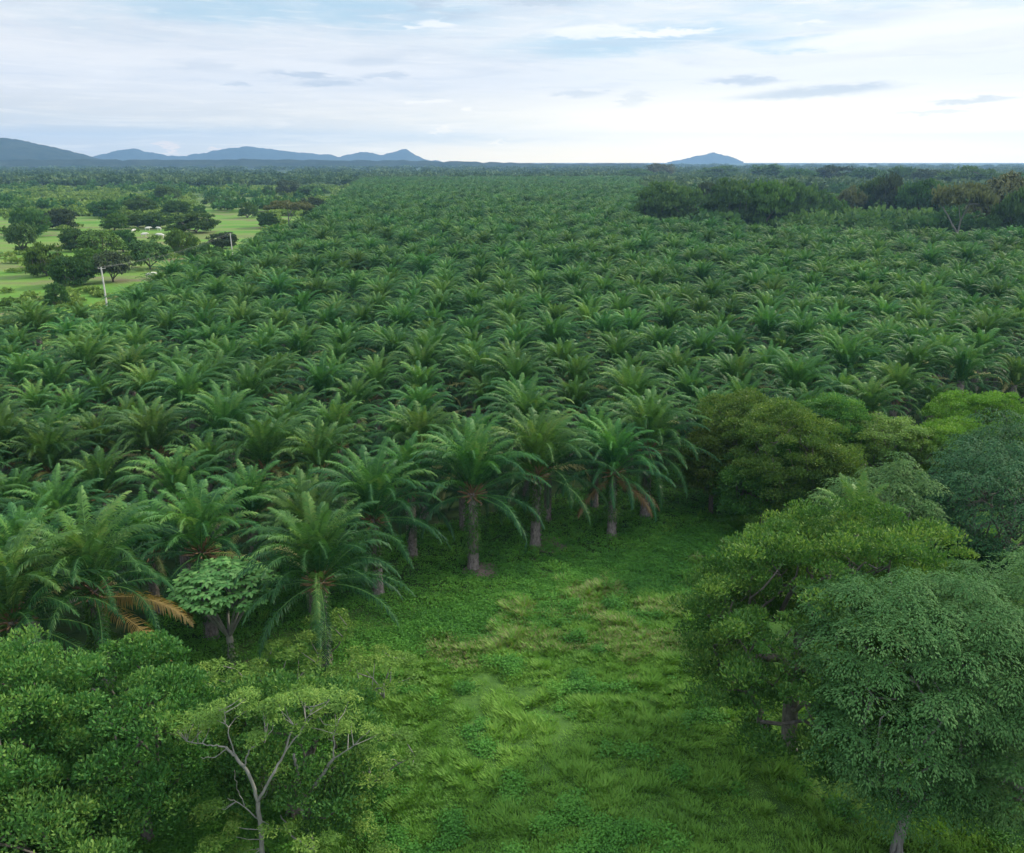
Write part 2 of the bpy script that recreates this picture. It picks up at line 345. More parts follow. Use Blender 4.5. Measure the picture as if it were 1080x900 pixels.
# ------------------------------------------------------------------ hills
def hill_material():
    m, g = newmat('hill_forest'); nn = g.nt.nodes; t = nn.new('ShaderNodeTexCoord')
    n_ = g.noise(t.outputs['Object'], 0.012, 8, 0.65)
    p = nn.new('ShaderNodeBsdfPrincipled'); g.put(p.inputs['Base Color'], g.ramp(n_, [(0.3, (0.014, 0.028, 0.020)), (0.7, (0.042, 0.058, 0.036))]))
    p.inputs['Roughness'].default_value = 1.0; p.inputs['Specular IOR Level'].default_value = 0.0
    bp = nn.new('ShaderNodeBump'); bp.inputs['Distance'].default_value = 20; g.nt.links.new(n_, bp.inputs['Height']); g.nt.links.new(bp.outputs[0], p.inputs['Normal'])
    o = nn.new('ShaderNodeOutputMaterial'); g.nt.links.new(p.outputs[0], o.inputs[0]); return m
HM = hill_material()
def hills(name, prof, dist, depth, seed):
    pr = sorted(prof); px = np.linspace(pr[0][0], pr[-1][0], 160); py = np.interp(px, [p[0] for p in pr], [p[1] for p in pr])
    az_ = []; hh = []
    for a, b in zip(px, py):
        A, E_ = sky_dir(a, b); az_.append(radians(A)); hh.append(max(0.0, H + dist * tan(radians(E_)) + (vnoise(a, 0, 7, seed) - .5 + .6 * (vnoise(a, 0, 2.5, seed + 1) - .5)) * dist * .0016))
    az_ = np.array(az_); hh = np.array(hh); ks = np.linspace(-1, 1, 25)
    A, K = np.meshgrid(az_, ks); HH = np.broadcast_to(hh, A.shape)
    D = dist + K * depth
    gx = np.sin(A) * D; gy = np.cos(A) * D
    rid = vnoise(gx, gy, depth * 0.30, seed) * 0.6 + vnoise(gx, gy, depth * 0.12, seed + 5) * 0.4
    edge = np.cos(K * pi / 2) ** 1.2
    Z = HH * (edge - 0.55 * rid * (1 - edge) * (edge + .35)) * (0.97 + 0.05 * vnoise(gx, gy, depth * .07, seed + 9)) - 1.0
    m_ = MB(); n_ = len(az_); V_ = np.stack([gx, gy, np.maximum(Z, -0.9)], -1).reshape(-1, 3)
    i = np.arange(len(ks) - 1)[:, None] * n_ + np.arange(n_ - 1)[None, :]
    m_.add(V_, np.stack([i, i + 1, i + n_ + 1, i + n_], -1).reshape(-1, 4))
    return tag(m_.build(name, HM, smooth=True), kind='structure')
hills('hills', [(-420, 168), (-300, 158), (-200, 150), (-120, 143), (-40, 141), (0, 145), (25, 149), (50, 154), (75, 159), (98, 165), (118, 170)], 5200, 900, 1)
hills('hills', [(60, 170), (90, 166), (110, 162), (130, 158), (147, 157.5), (160, 161), (178, 164.5), (195, 164), (212, 162), (228, 158), (245, 156), (262, 154), (285, 156.5), (305, 160),
                (325, 162), (345, 163), (358, 165.5), (370, 162), (380, 160), (392, 161), (402, 163), (412, 161), (422, 158), (428, 157), (436, 161), (447, 167), (470, 171)], 8400, 800, 2)
hills('hills', [(-420, 168.5), (-200, 167.8), (0, 168), (100, 168.3), (200, 168), (300, 168.2), (420, 169.2), (500, 170.6), (600, 172.4), (700, 173)], 3900, 300, 7)
hills('hills', [(704, 171), (712, 169.5), (720, 168), (728, 165.8), (738, 164.6), (746, 162.5), (752, 161.3), (758, 163), (768, 165), (776, 168), (784, 171)], 9200, 500, 4)

# ------------------------------------------------------------------ oil palms
def frond(mb, rng, base, azi, el0, length, bend, nl=58, lmax=0.95, vbase=0.5, wid=0.085, droop=0.45, twist=0.0, sub=2):
    n = nl + 8; s = np.linspace(0, 1, n)
    e = el0 - bend * s ** 1.9
    hz = np.array([cos(azi), sin(azi), 0.0]); side = np.array([-sin(azi), cos(azi), 0.0]); ds = length / (n - 1)
    T = np.cos(e)[:, None] * hz + np.sin(e)[:, None] * np.array([0, 0, 1.0]) + side * (twist * s[:, None] ** 2)
    T = unit(T); Pn = base + np.concatenate([[np.zeros(3)], np.cumsum(T[:-1] * ds, 0)])
    tube(mb, Pn[::5], np.interp(s[::5], [0, .2, 1], [0.075, 0.045, 0.012]), 3, 0.72 + 0.12 * rng.random())
    i0 = 8; q = Pn[i0:]; t = T[i0:]; ss = (s[i0:] - s[i0]) / (1 - s[i0])
    sd_ = unit(np.cross(t, np.array([0, 0, 1.0]) + 0 * t)); bad = np.abs(t[:, 2]) > 0.995; sd_[bad] = -side
    up = np.cross(sd_, t)
    prof = np.interp(ss, [0, .12, .45, .8, 1], [0.35, 0.75, 1.0, 0.72, 0.30]) * lmax
    for sg in (-1, 1):
        k = len(q); l = prof * (0.85 + 0.3 * rng.random(k))
        fan = rng.uniform(-0.35, 0.55, k)                      # plumose: leaflets leave the rachis at several angles
        fw = np.interp(ss, [0, 1], [0.35, 1.1]) + rng.uniform(-.12, .12, k)
        d = unit(sd_ * sg * np.cos(fan)[:, None] + up * np.sin(fan)[:, None] + t * fw[:, None])
        mid_ = q + d * (l * 0.5)[:, None]
        dr = droop * (0.7 + 0.6 * rng.random(k))
        d2 = unit(d + np.array([0, 0, -1.0]) * (dr * 2.0)[:, None])
        tip = mid_ + d2 * (l * 0.55)[:, None]
        w = t * (wid * 0.5); w2 = unit(t + 0.6 * up) * (wid * 0.5)
        vv = np.stack([q - w * .7, q + w * .7, mid_ + w2, mid_ - w2, tip], 1).reshape(-1, 3)
        idx = np.arange(k)[:, None] * 5
        col = vbase + rng.uniform(-.10, .10, k)
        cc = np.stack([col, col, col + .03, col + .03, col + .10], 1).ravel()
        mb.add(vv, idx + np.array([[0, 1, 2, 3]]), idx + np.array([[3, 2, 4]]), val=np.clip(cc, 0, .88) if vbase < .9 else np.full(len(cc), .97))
    return Pn

PH = 7.0
def palm_crown(seed, nf=40, nl=58, low=True, full=1.0, gap=None):
    rng = np.random.default_rng(seed); mb = MB()
    for k in range(nf):
        a = k * 2.39996 + rng.uniform(-.15, .15); u = k / (nf - 1)          # u: 0 youngest spear, 1 oldest
        if gap is not None and u > .5 and cos(a - gap) > (.93 if u < .8 else .88): continue        # the near side of the old fronds has been pruned
        el0 = radians(np.interp(u, [0, .15, .45, .72, 1], [88, 81, 68, 42, -12])) + rng.uniform(-.16, .16)
        bend = radians(np.interp(u, [0, .1, .25, .6, 1], [18, 62, 106, 108, 82])) * rng.uniform(.78, 1.2)
        ln = np.interp(u, [0, .12, .35, .75, 1], [3.6, 5.6, 6.3, 6.3, 6.6]) * rng.uniform(.86, 1.1) * full
        r = 0.12 + 0.28 * u
        base = np.array([cos(a) * r, sin(a) * r, PH + 0.5 - 0.9 * u])
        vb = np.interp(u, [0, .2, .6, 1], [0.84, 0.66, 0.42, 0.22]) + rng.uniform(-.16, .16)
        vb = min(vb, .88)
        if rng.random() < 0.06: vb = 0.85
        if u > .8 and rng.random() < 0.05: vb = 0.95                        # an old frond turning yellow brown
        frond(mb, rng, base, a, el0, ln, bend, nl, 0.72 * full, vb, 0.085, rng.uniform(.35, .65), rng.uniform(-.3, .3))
    return mb
def palm_trunk_mesh(seed):
    rng = np.random.default_rng(seed); mb = MB()
    z = np.linspace(-0.3, PH, 22); pts = np.stack([0.06 * np.sin(z * .5 + seed), 0.05 * np.cos(z * .4), z], -1)
    tube(mb, pts, np.interp(z, [-.3, 0.2, .8, 4, 7], [.62, .54, .42, .38, .42]), 12)
    # diamond pattern of old frond stubs
    for k in range(170):
        a = k * 2.39996; zz = 0.25 + k / 170 * (PH - .3); r = np.interp(zz, [0, .8, 7], [.53, .43, .42])
        c_ = np.array([cos(a) * r, sin(a) * r, zz]); o_ = np.array([cos(a), sin(a), 0]); s_ = np.array([-sin(a), cos(a), 0])
        w = .09; up = np.array([0, 0, .10]); outp = c_ + o_ * .09 + up * 1.3
        mb.add([c_ - s_ * w, c_ - up, c_ + s_ * w, outp - s_ * w * .5, outp + s_ * w * .5], [[1, 2, 4, 3]], [[0, 1, 3], [2, 4, 2][:3] and [2, 0, 4], [0, 3, 4]])
    return mb.mesh('trunk', M['ptrunk'])
def palm_heart_mesh(seed):
    rng = np.random.default_rng(seed); mb = MB()
    for k in range(46):
        a = k * 2.39996; u = k / 45; r0 = .22 + .14 * u; e = radians(70 - 75 * u); zz = PH + .35 - .95 * u
        d = np.array([cos(a) * cos(e), sin(a) * cos(e), sin(e)]); b = np.array([cos(a) * r0, sin(a) * r0, zz])
        tube(mb, [b - d * .1, b + d * .35, b + d * (.7 + .3 * u)], [.10, .07, .04], 5)
    for k in range(5):                                                # fruit bunches between the bases
        a = k * 1.3 + seed; c_ = np.array([cos(a) * .45, sin(a) * .45, PH - .25]); n_ = 60
        d = unit(rng.normal(size=(n_, 3))); leaves(mb, c_ + d * .2, unit(np.cross(d, [0.3, .5, .8])), unit(np.cross(d, [.8, .1, .3])), .1, .1, .4)
    return mb.mesh('frond_bases', M['heart'])
def fern_mesh(seed, z0=1.9):
    rng = np.random.default_rng(seed); mb = MB(); n_ = 1500
    a = rng.uniform(0, 2 * pi, n_); zz = rng.uniform(z0, PH - .2, n_); bulge = .42 + .22 * vnoise(a * 2, zz, .8, seed) + .25 * np.exp(-((zz - z0 - .5) / .5) ** 2)
    r = bulge * rng.uniform(.7, 1.15, n_); c_ = np.stack([np.cos(a) * r, np.sin(a) * r, zz], -1)
    t = unit(np.stack([np.cos(a), np.sin(a), rng.uniform(-1.6, .3, n_)], -1)); b = unit(np.cross(t, rng.normal(size=(n_, 3))))
    leaves(mb, c_, t, b, rng.uniform(.18, .42, n_), .09, rng.uniform(.1, .85, n_))
    return mb.mesh('trunk_ferns', M['fern'])

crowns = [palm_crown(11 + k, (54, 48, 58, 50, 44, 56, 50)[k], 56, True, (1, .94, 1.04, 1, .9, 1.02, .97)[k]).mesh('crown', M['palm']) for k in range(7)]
trunks = [palm_trunk_mesh(k) for k in range(2)]; hearts = [palm_heart_mesh(k) for k in range(2)]; ferns = [fern_mesh(k, 1.8 + k) for k in range(2)]

def make_palm(x, y, k, rot, sc, parts=3):
    r = link('oil_palm', None); r.location = (x, y, -0.1); r.rotation_euler = (0, 0, rot); r.scale = (sc, sc, sc)
    link('crown', crowns[k % 7], r)
    if parts > 0: link('trunk', trunks[k % 2], r)
    if parts > 1: link('frond_bases', hearts[k % 2], r)
    if parts > 2: link('trunk_ferns', ferns[k % 2], r)
    return r

rng = np.random.default_rng(5)
A_ = 6.9
va = np.array([cos(radians(32)), sin(radians(32))]) * A_; vb_ = np.array([cos(radians(92)), sin(radians(92))]) * A_
O_ = np.array(P(498, 517, PH))
ii, jj = np.meshgrid(np.arange(-240, 240), np.arange(-160, 240))
pts = O_ + ii.reshape(-1, 1) * va + jj.reshape(-1, 1) * vb_
pts = pts[in_poly(pts[:, 0], pts[:, 1], FIELD)]
pts = pts + rng.uniform(-1.3, 1.3, pts.shape)
NAMED = [  # crown heart in the photograph, turn, size, label
    (498, 517, 0.3, 1.0, 'oil palm at the front edge with bare grey trunk foot in a ring of soil'),
    (566, 498, 1.9, 1.0, 'oil palm just right of the bare footed front palm, its trunk wrapped in ferns'),
    (336, 603, 2.7, .95, 'oil palm with orange heart and frond hanging to the ground beside the clearing'),
    (98, 621, 4.0, 1.03, 'oil palm rising behind the dense leafy tree, with orange dead fronds at its right'),
    (212, 578, 5.1, 1.0, 'oil palm directly behind the small umbrella shaped tree'),
    (684, 471, 0.9, 1.0, 'front row oil palm beside the olive green trees at the top of the clearing'),
    (648, 487, 3.3, .9, 'oil palm with brown dried fronds hanging low at the edge of the clearing'),
    (394, 541, 5.6, .97, 'short oil palm between the orange hearted palm and the bare footed front palm'),
    (280, 492, 2.2, 1.0, 'oil palm with open dark heart, second behind the small umbrella shaped tree'),
    (12, 650, 1.2, 1.0, 'oil palm at the left border just above the dense leafy tree'),
]
named_xy = np.array([P(a, b, PH) for a, b, *_ in NAMED])
d = np.linalg.norm(pts[:, None] - named_xy[None], axis=2).min(1)
pts = pts[(d > 4.6) & (np.hypot(pts[:, 0] + 16.5, pts[:, 1] - 45) > 5.5)]
pts = pts[rng.random(len(pts)) > .025]
far_j = np.hypot(pts[:, 0], pts[:, 1]) > 230
pts = pts + rng.uniform(-1.6, 1.6, pts.shape) * far_j[:, None]
def shows(x, y, z, mx=40):
    x = np.asarray(x, float); y = np.asarray(y, float); dep = y * cos(PITCH) + (H - z) * sin(PITCH)
    px = 540 + FPX * x / dep; py = 450 + FPX * ((H - z) * cos(PITCH) - y * sin(PITCH)) / dep
    return (dep > 1) & (px > -mx) & (px < 1080 + mx) & (py < 900 + mx), px, py
for q, (px, py, rot, sc, lab) in enumerate(NAMED):
    x, y = named_xy[q]
    pm = make_palm(x, y, q, rot, sc * 1.0, 3)
    if q < 2: pm.children[0].data = palm_crown(60 + q, 54, 60, True, 1.08, -pi / 2 - rot).mesh('crown', M['palm'])
    tag(pm, lab, 'palm', 'oil palms of the plantation')
    rr = np.random.default_rng(90 + q)
    if q == 3:
        m_ = MB()
        for (aa, e0, bd, ln) in [(-0.25 - rot, .25, 1.0, 7.2), (-0.55 - rot, .0, .75, 7.4), (-0.02 - rot, .1, .8, 6.2)]:
            frond(m_, rr, np.array([.3, 0, PH - .7]), aa, e0, ln, bd, 58, 1.0, .55, .11, .5)
        m_.build('dead_fronds', M['dead'], pm)
    if q == 4:
        m_ = MB(); frond(m_, rr, np.array([.2, 0, PH - .7]), -0.1 - rot if q == 4 else 4.4 - rot, -.1 if q == 4 else -.4, 5.8, .6 if q == 4 else 1.0, 58, .9, .4 if q == 4 else .6, .1, .5)
        m_.build('dry_frond', M['brown' if q == 4 else 'palm'], pm)
    if q == 6:
        m_ = MB()
        for aa in (-2.4, -.7, -.3): frond(m_, rr, np.array([.2, 0, PH - .8]), aa - rot, -.2, 5.6, .95, 58, .9, .5, .1, .5)
        m_.build('brown_fronds', M['brown'], pm)
    if q == 2:
        m_ = MB(); frond(m_, rr, np.array([0.1, 0, PH - .6]), -1.5 - rot, -.75, 6.0, .75, 60, .8, .84, .1, .3); m_.build('hanging_frond', M['palm'], pm)
_, qx, _ = shows(pts[:, 0], pts[:, 1], 9.0)
pts = pts[~((np.abs(qx - 108) < 22) & (pts[:, 1] > 138) & (pts[:, 1] < 190))]        # the pasture reaches in beside the utility pole
vis, ppx, ppy = shows(pts[:, 0], pts[:, 1], 9.0)
dist = np.hypot(pts[:, 0], pts[:, 1])
order = np.argsort(np.where(vis & (dist > 30), dist, 1e9))
n_ind = 300 - len(NAMED) - 1
ind = order[:n_ind]; rest = order[n_ind:]
def zone(px, py):
    col = 'left' if px < 360 else 'middle' if px < 720 else 'right'
    row = 'in the large near rows' if py > 430 else 'in the middle rows' if py > 360 else 'in the small rows next to the far carpet'
    return f'oil palm {row}, {col} third of the view'
for i in ind:
    sc = rng.uniform(.76, .98) if rng.random() > .05 else rng.uniform(.5, .68); dd = dist[i]
    o = make_palm(pts[i, 0], pts[i, 1], int(rng.integers(0, 70)), rng.uniform(0, 6.28), sc, 2 if dd < 110 else 1)
    tag(o, zone(ppx[i], ppy[i]), 'palm', 'oil palms of the plantation')

# the palms beyond the nearest three hundred: one object, each point carries a whole crown
def palm_mass(pp):
    me = bpy.data.meshes.new('far_palms'); me.vertices.add(len(pp)); co = np.zeros((len(pp), 3), np.float32); co[:, :2] = pp; co[:, 2] = rng.uniform(-.5, .9, len(pp))
    me.vertices.foreach_set('co', co.ravel()); me.update()
    o = link('far_palms', me)
    ng = bpy.data.node_groups.new('palm_rows', 'GeometryNodeTree')
    ng.interface.new_socket('Geometry', in_out='INPUT', socket_type='NodeSocketGeometry'); ng.interface.new_socket('Geometry', in_out='OUTPUT', socket_type='NodeSocketGeometry')
    nn = ng.nodes; ll = ng.links; gi = nn.new('NodeGroupInput'); go = nn.new('NodeGroupOutput')
    jn = nn.new('GeometryNodeJoinGeometry')
    protos = {}
    for ob in COL.objects:
        if ob.name.startswith('crown') and ob.data.name not in protos and ob.parent and ob.parent.name.startswith('oil_palm'): protos[ob.data.name] = ob
    for ob in protos.values():
        oi = nn.new('GeometryNodeObjectInfo'); oi.inputs['Object'].default_value = ob; oi.inputs['As Instance'].default_value = True; ll.new(oi.outputs['Geometry'], jn.inputs[0])
    ip = nn.new('GeometryNodeInstanceOnPoints'); ip.inputs['Pick Instance'].default_value = True
    ll.new(gi.outputs[0], ip.inputs['Points']); ll.new(jn.outputs[0], ip.inputs['Instance'])
    rv = nn.new('FunctionNodeRandomValue'); rv.data_type = 'INT'; rv.inputs[4].default_value = 0; rv.inputs[5].default_value = 6; rv.inputs['Seed'].default_value = 3; ll.new(rv.outputs[2], ip.inputs['Instance Index'])
    rr = nn.new('FunctionNodeRandomValue'); rr.data_type = 'FLOAT_VECTOR'; rr.inputs[0].default_value = (-.05, -.05, 0); rr.inputs[1].default_value = (.05, .05, 6.28); ll.new(rr.outputs[0], ip.inputs['Rotation'])
    rs = nn.new('FunctionNodeRandomValue'); rs.data_type = 'FLOAT'; rs.inputs[2].default_value = .70; rs.inputs[3].default_value = .98; rs.inputs['Seed'].default_value = 8; ll.new(rs.outputs[1], ip.inputs['Scale'])
    ll.new(ip.outputs[0], go.inputs[0])
    md = o.modifiers.new('palm_rows', 'NODES'); md.node_group = ng
    return o
rp = pts[rest]; rd = dist[rest]
rp = rp[(rd > 34)]
vis2, _, _ = shows(rp[:, 0], rp[:, 1], 9.0, 500)
rp = rp[vis2]
tag(palm_mass(rp), 'far-off oil palms merging into one green carpet up to the distant treeline', 'palms', 'oil palms of the plantation', 'stuff')

# ------------------------------------------------------------------ trees
def skeleton(mb, trunk_pts, r0, targets, rng, bendup=0.3, rmin=0.02, seg=1.0, k=6, wiggle=0.12, count_pow=0.42):
    """grow limbs from the trunk to every leaf clump; limbs share wood where they run together"""
    nodes = [np.array(p, float) for p in trunk_pts]; par = [-1] + list(range(len(trunk_pts) - 1)); root_n = len(nodes)
    t0 = nodes[-1]; order = np.argsort(np.linalg.norm(targets - t0, axis=1)); ends = []
    for i in order:
        T_ = targets[i]; A = np.array(nodes); dv = T_ - A; dd = np.linalg.norm(dv, axis=1)
        pen = np.maximum(0, A[:, 2] - T_[2]) * 1.5 + np.where(np.arange(len(A)) < root_n - 4, 2.5, 0) + .9 * np.maximum(0, np.hypot(dv[:, 0], dv[:, 1]) - 1.3 * dv[:, 2])
        j = int(np.argmin(dd + pen)); n_ = max(1, int(dd[j] / seg)); prev = j; P0 = nodes[j]
        for s in range(1, n_ + 1):
            u = s / n_; p = P0 + (T_ - P0) * u + np.array([0, 0, bendup * dd[j] * .35 * u * (1 - u)]) + rng.normal(size=3) * wiggle * (u < 1) * min(1, dd[j] / 2)
            nodes.append(p); par.append(prev); prev = len(nodes) - 1
        ends.append(prev)
    cnt = np.zeros(len(nodes))
    for e_ in ends:
        q = e_
        while q != -1: cnt[q] += 1; q = par[q]
    cnt = np.maximum(cnt, 1); rad = np.maximum(rmin, r0 * (cnt / cnt[0]) ** count_pow)
    A = np.array(nodes); kids = {}
    for c_, p in enumerate(par): kids.setdefault(p, []).append(c_)
    # chains
    stack = [(0, None)]
    while stack:
        s, fr = stack.pop(); ch = ([fr] if fr is not None else []) + [s]; cur = s
        while kids.get(cur):
            ks = sorted(kids[cur], key=lambda q: -cnt[q])
            for o_ in ks[1:]: stack.append((o_, cur))
            cur = ks[0]; ch.append(cur)
        if len(ch) > 1:
            rr = rad[ch].copy()
            if fr is not None: rr[0] = rr[1]
            tube(mb, A[ch], rr, k)

def clump_leaves(mb, rng, centers, rc, n_leaf, ln, wd, style='tuft', flat=0.55, vclump=None, up=0.8, vlo=.1, vhi=.85):
    """leaves for all clumps at once"""
    m_ = len(centers); rc = np.broadcast_to(rc, (m_,)); vc = rng.uniform(0, 1, m_) if vclump is None else vclump
    idx = np.repeat(np.arange(m_), n_leaf); k = len(idx); c_ = centers[idx]; R = rc[idx]
    if style == 'umbrella':
        a = rng.uniform(0, 2 * pi, k); r = np.sqrt(rng.random(k)); 
        lob = 1 + .25 * np.sin(a * 5 + idx * 1.7)
        x = np.cos(a) * r * R * lob; y = np.sin(a) * r * R * lob; z = flat * R * (1 - 1.3 * r ** 2.2) + rng.normal(size=k) * .05 * R
        off = np.stack([x, y, z], -1)
        t = unit(np.stack([np.cos(a), np.sin(a), -0.8 * r], -1) + rng.normal(size=(k, 3)) * .3)
        nrm = unit(np.stack([np.cos(a) * r * .6, np.sin(a) * r * .6, np.ones(k)], -1) + rng.normal(size=(k, 3)) * .2)
        b = unit(np.cross(nrm, t))
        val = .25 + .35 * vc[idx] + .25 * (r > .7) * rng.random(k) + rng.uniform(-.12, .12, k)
    else:
        d = unit(rng.normal(size=(k, 3))); d[:, 2] = np.abs(d[:, 2]) * 1.0 - .25 * rng.random(k)
        rr = rng.random(k) ** .45; off = d * (R * rr)[:, None]; off[:, 2] *= flat
        if style == 'tuft':
            t = unit(d + np.array([0, 0, up]) + rng.normal(size=(k, 3)) * .7)
            b = unit(np.cross(t, rng.normal(size=(k, 3))))
        else:                                                     # feather: long drooping sprays
            a = rng.uniform(0, 2 * pi, k); t = unit(np.stack([np.cos(a), np.sin(a), rng.uniform(-.9, .15, k)], -1)); b = unit(np.cross(t, np.array([0, 0, 1.0]) + rng.normal(size=(k, 3)) * .4))
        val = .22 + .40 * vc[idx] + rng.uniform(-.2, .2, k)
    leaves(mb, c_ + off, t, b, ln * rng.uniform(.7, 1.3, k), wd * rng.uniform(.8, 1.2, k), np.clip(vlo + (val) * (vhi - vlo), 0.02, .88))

def dome_points(rng, n, R, Hc, zc, low=-.45, lobes=5, inner=.55, lean=(0, 0), thick=.5, lobe_amp=.34):
    """clump centres through an uneven dome"""
    la = rng.uniform(0, 2 * pi, lobes); le = rng.uniform(-.2, 1.2, lobes); LD = np.stack([np.cos(la) * np.cos(le), np.sin(la) * np.cos(le), np.sin(le)], -1)
    out = []
    while len(out) < n:
        d = unit(rng.normal(size=3))
        if d[2] < low: continue
        bump = 1.16 - lobe_amp + lobe_amp * np.clip(((LD @ d) - .55) / .45, 0, 1).max()
        r = (inner + (1 - inner) * rng.random() ** thick) * bump
        d = d / (np.abs(d) ** 2.5).sum() ** .4; p = np.array([d[0] * R * r + lean[0] * r, d[1] * R * r + lean[1] * r, zc + d[2] * Hc * r]); out.append(p)
    return np.array(out)

def relax(p, dmin, rng, k=2500):
    keep = []
    for q in p:
        if all(np.sum((q - w) ** 2) > dmin * dmin for w in keep): keep.append(q)
    return np.array(keep)

def make_tree(name, x, y, label, cat, seed, R, top, base, mat, barkm, n_cl, rc, n_leaf, ln, wd, style, trunk_r=.3, group=None, flat=.6, low=-.45, lean=(0, 0), trunk_h=None,
              inner=.5, dmin=.0, wood=True, sy=1.0, fork=0.0, bendup=.3, extra=None, v=(.05, .95), topbright=0.0, trunk_lean=(0, 0), lobes=5, z=0.0):
    rng = np.random.default_rng(seed); Hc = (top - base) * .55; zc = base + (top - base) * .45
    c_ = dome_points(rng, n_cl, R - rc * .5, Hc, zc, low, lobes, inner, lean, .5, .5 if style == 'umbrella' else .42)
    c_[:, 1] *= sy
    if extra is not None: c_ = np.concatenate([c_, np.asarray(extra, float)])
    if dmin: c_ = relax(c_, dmin, rng)
    c_ = c_[c_[:, 2] > .5]
    r = link(name, None); r.location = (x, y, z); tag(r, label, cat, group)
    m_ = MB(); th = trunk_h or base + (top - base) * .3; n_ = max(4, int(th / .8)); tz = np.linspace(-.4, th, n_)
    tp = np.stack([trunk_lean[0] * (tz / th) + .12 * np.sin(tz * .7 + seed), trunk_lean[1] * (tz / th) + .1 * np.cos(tz * .9), tz], -1)
    ctr = np.array([0, 0, zc * .8]); skeleton(m_, tp, trunk_r, c_ if style == 'feather' else ctr + (c_ - ctr) * (.68 if style == 'umbrella' else .82), rng, bendup)
    for a in np.arange(5) * 1.256 + seed: tube(m_, [[cos(a) * trunk_r * 1.5, sin(a) * trunk_r * 1.5, -.2], [cos(a) * trunk_r * .7, sin(a) * trunk_r * .7, .4], [0, 0, 1.3]], [trunk_r * .35, trunk_r * .4, trunk_r * .5], 5)
    m_.build('trunk', barkm, r, smooth=True)
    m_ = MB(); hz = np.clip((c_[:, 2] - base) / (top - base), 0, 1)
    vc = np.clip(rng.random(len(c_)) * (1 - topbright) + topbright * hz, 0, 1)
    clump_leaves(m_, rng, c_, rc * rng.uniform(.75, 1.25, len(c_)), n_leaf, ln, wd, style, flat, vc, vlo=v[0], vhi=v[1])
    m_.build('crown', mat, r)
    return r

# right side: the big broad-leaved tree and its neighbours
bx, by = P(830, 792); TG = 'trees and bushes round the clearing'
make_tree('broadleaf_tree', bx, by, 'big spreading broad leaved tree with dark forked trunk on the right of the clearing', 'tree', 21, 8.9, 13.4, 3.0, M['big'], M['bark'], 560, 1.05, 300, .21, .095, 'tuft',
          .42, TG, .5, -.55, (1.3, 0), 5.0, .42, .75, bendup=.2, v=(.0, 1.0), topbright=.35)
# silvery layered trees
x, y = P(945, 903)
make_tree('silvery_tree', x, y, 'silvery green layered tree in the lower right corner with its pale trunk foot showing', 'tree', 31, 6.0, 13.4, 1.6, M['silver'], M['greybark'], 1500, 1.15, 600, .14, .065, 'umbrella',
          .26, TG, .33, -.6, (-.2, 1.0), 4.0, .72, 1.08, v=(.0, 1.0), topbright=.4, lobes=8)
x, y = P(1085, 915)
make_tree('silvery_tree', x, y, 'silvery green layered tree cut off by the right border, beside its twin', 'tree', 32, 6.6, 13.8, 1.0, M['silver'], M['greybark'], 1500, 1.15, 600, .14, .065, 'umbrella',
          .26, TG, .33, -.6, (0.0, 1.0), 4.0, .72, 1.08, v=(.0, 1.0), topbright=.4, lobes=8)
def by_top(px, py_top, hgt): return P(px, py_top, hgt)
x, y = by_top(1045, 455, 13.0)
make_tree('umbrella_tree', x, y, 'dark bluish green umbrella tree behind the silvery pair at the right border', 'tree', 41, 6.8, 11.8, 1.2, M['blue'], M['bark'], 420, 1.15, 240, .20, .09, 'umbrella', .4, TG, .42, -.3, trunk_h=5, dmin=.8, v=(0, 1), topbright=.4)
x, y = by_top(1080, 448, 12.5)
make_tree('umbrella_tree', x + 3, y + 4, 'dark bluish tree at the right border under the bright green bush, half cut off', 'tree', 42, 5.8, 11.6, 1.2, M['blue'], M['bark'], 300, 1.15, 240, .20, .09, 'umbrella', .35, TG, .42, -.3, trunk_h=5, dmin=.8, v=(0, 1), topbright=.4)
x, y = by_top(930, 495, 10.5)
make_tree('sage_tree', x, y, 'grey green rounded tree with pale twigs between the big tree and the dark umbrella tree', 'tree', 43, 5.0, 10.8, 2.0, M['sage'], M['pale'], 240, 1.0, 190, .24, .10, 'umbrella', .25, TG, .4, -.4, dmin=.7, topbright=.3)
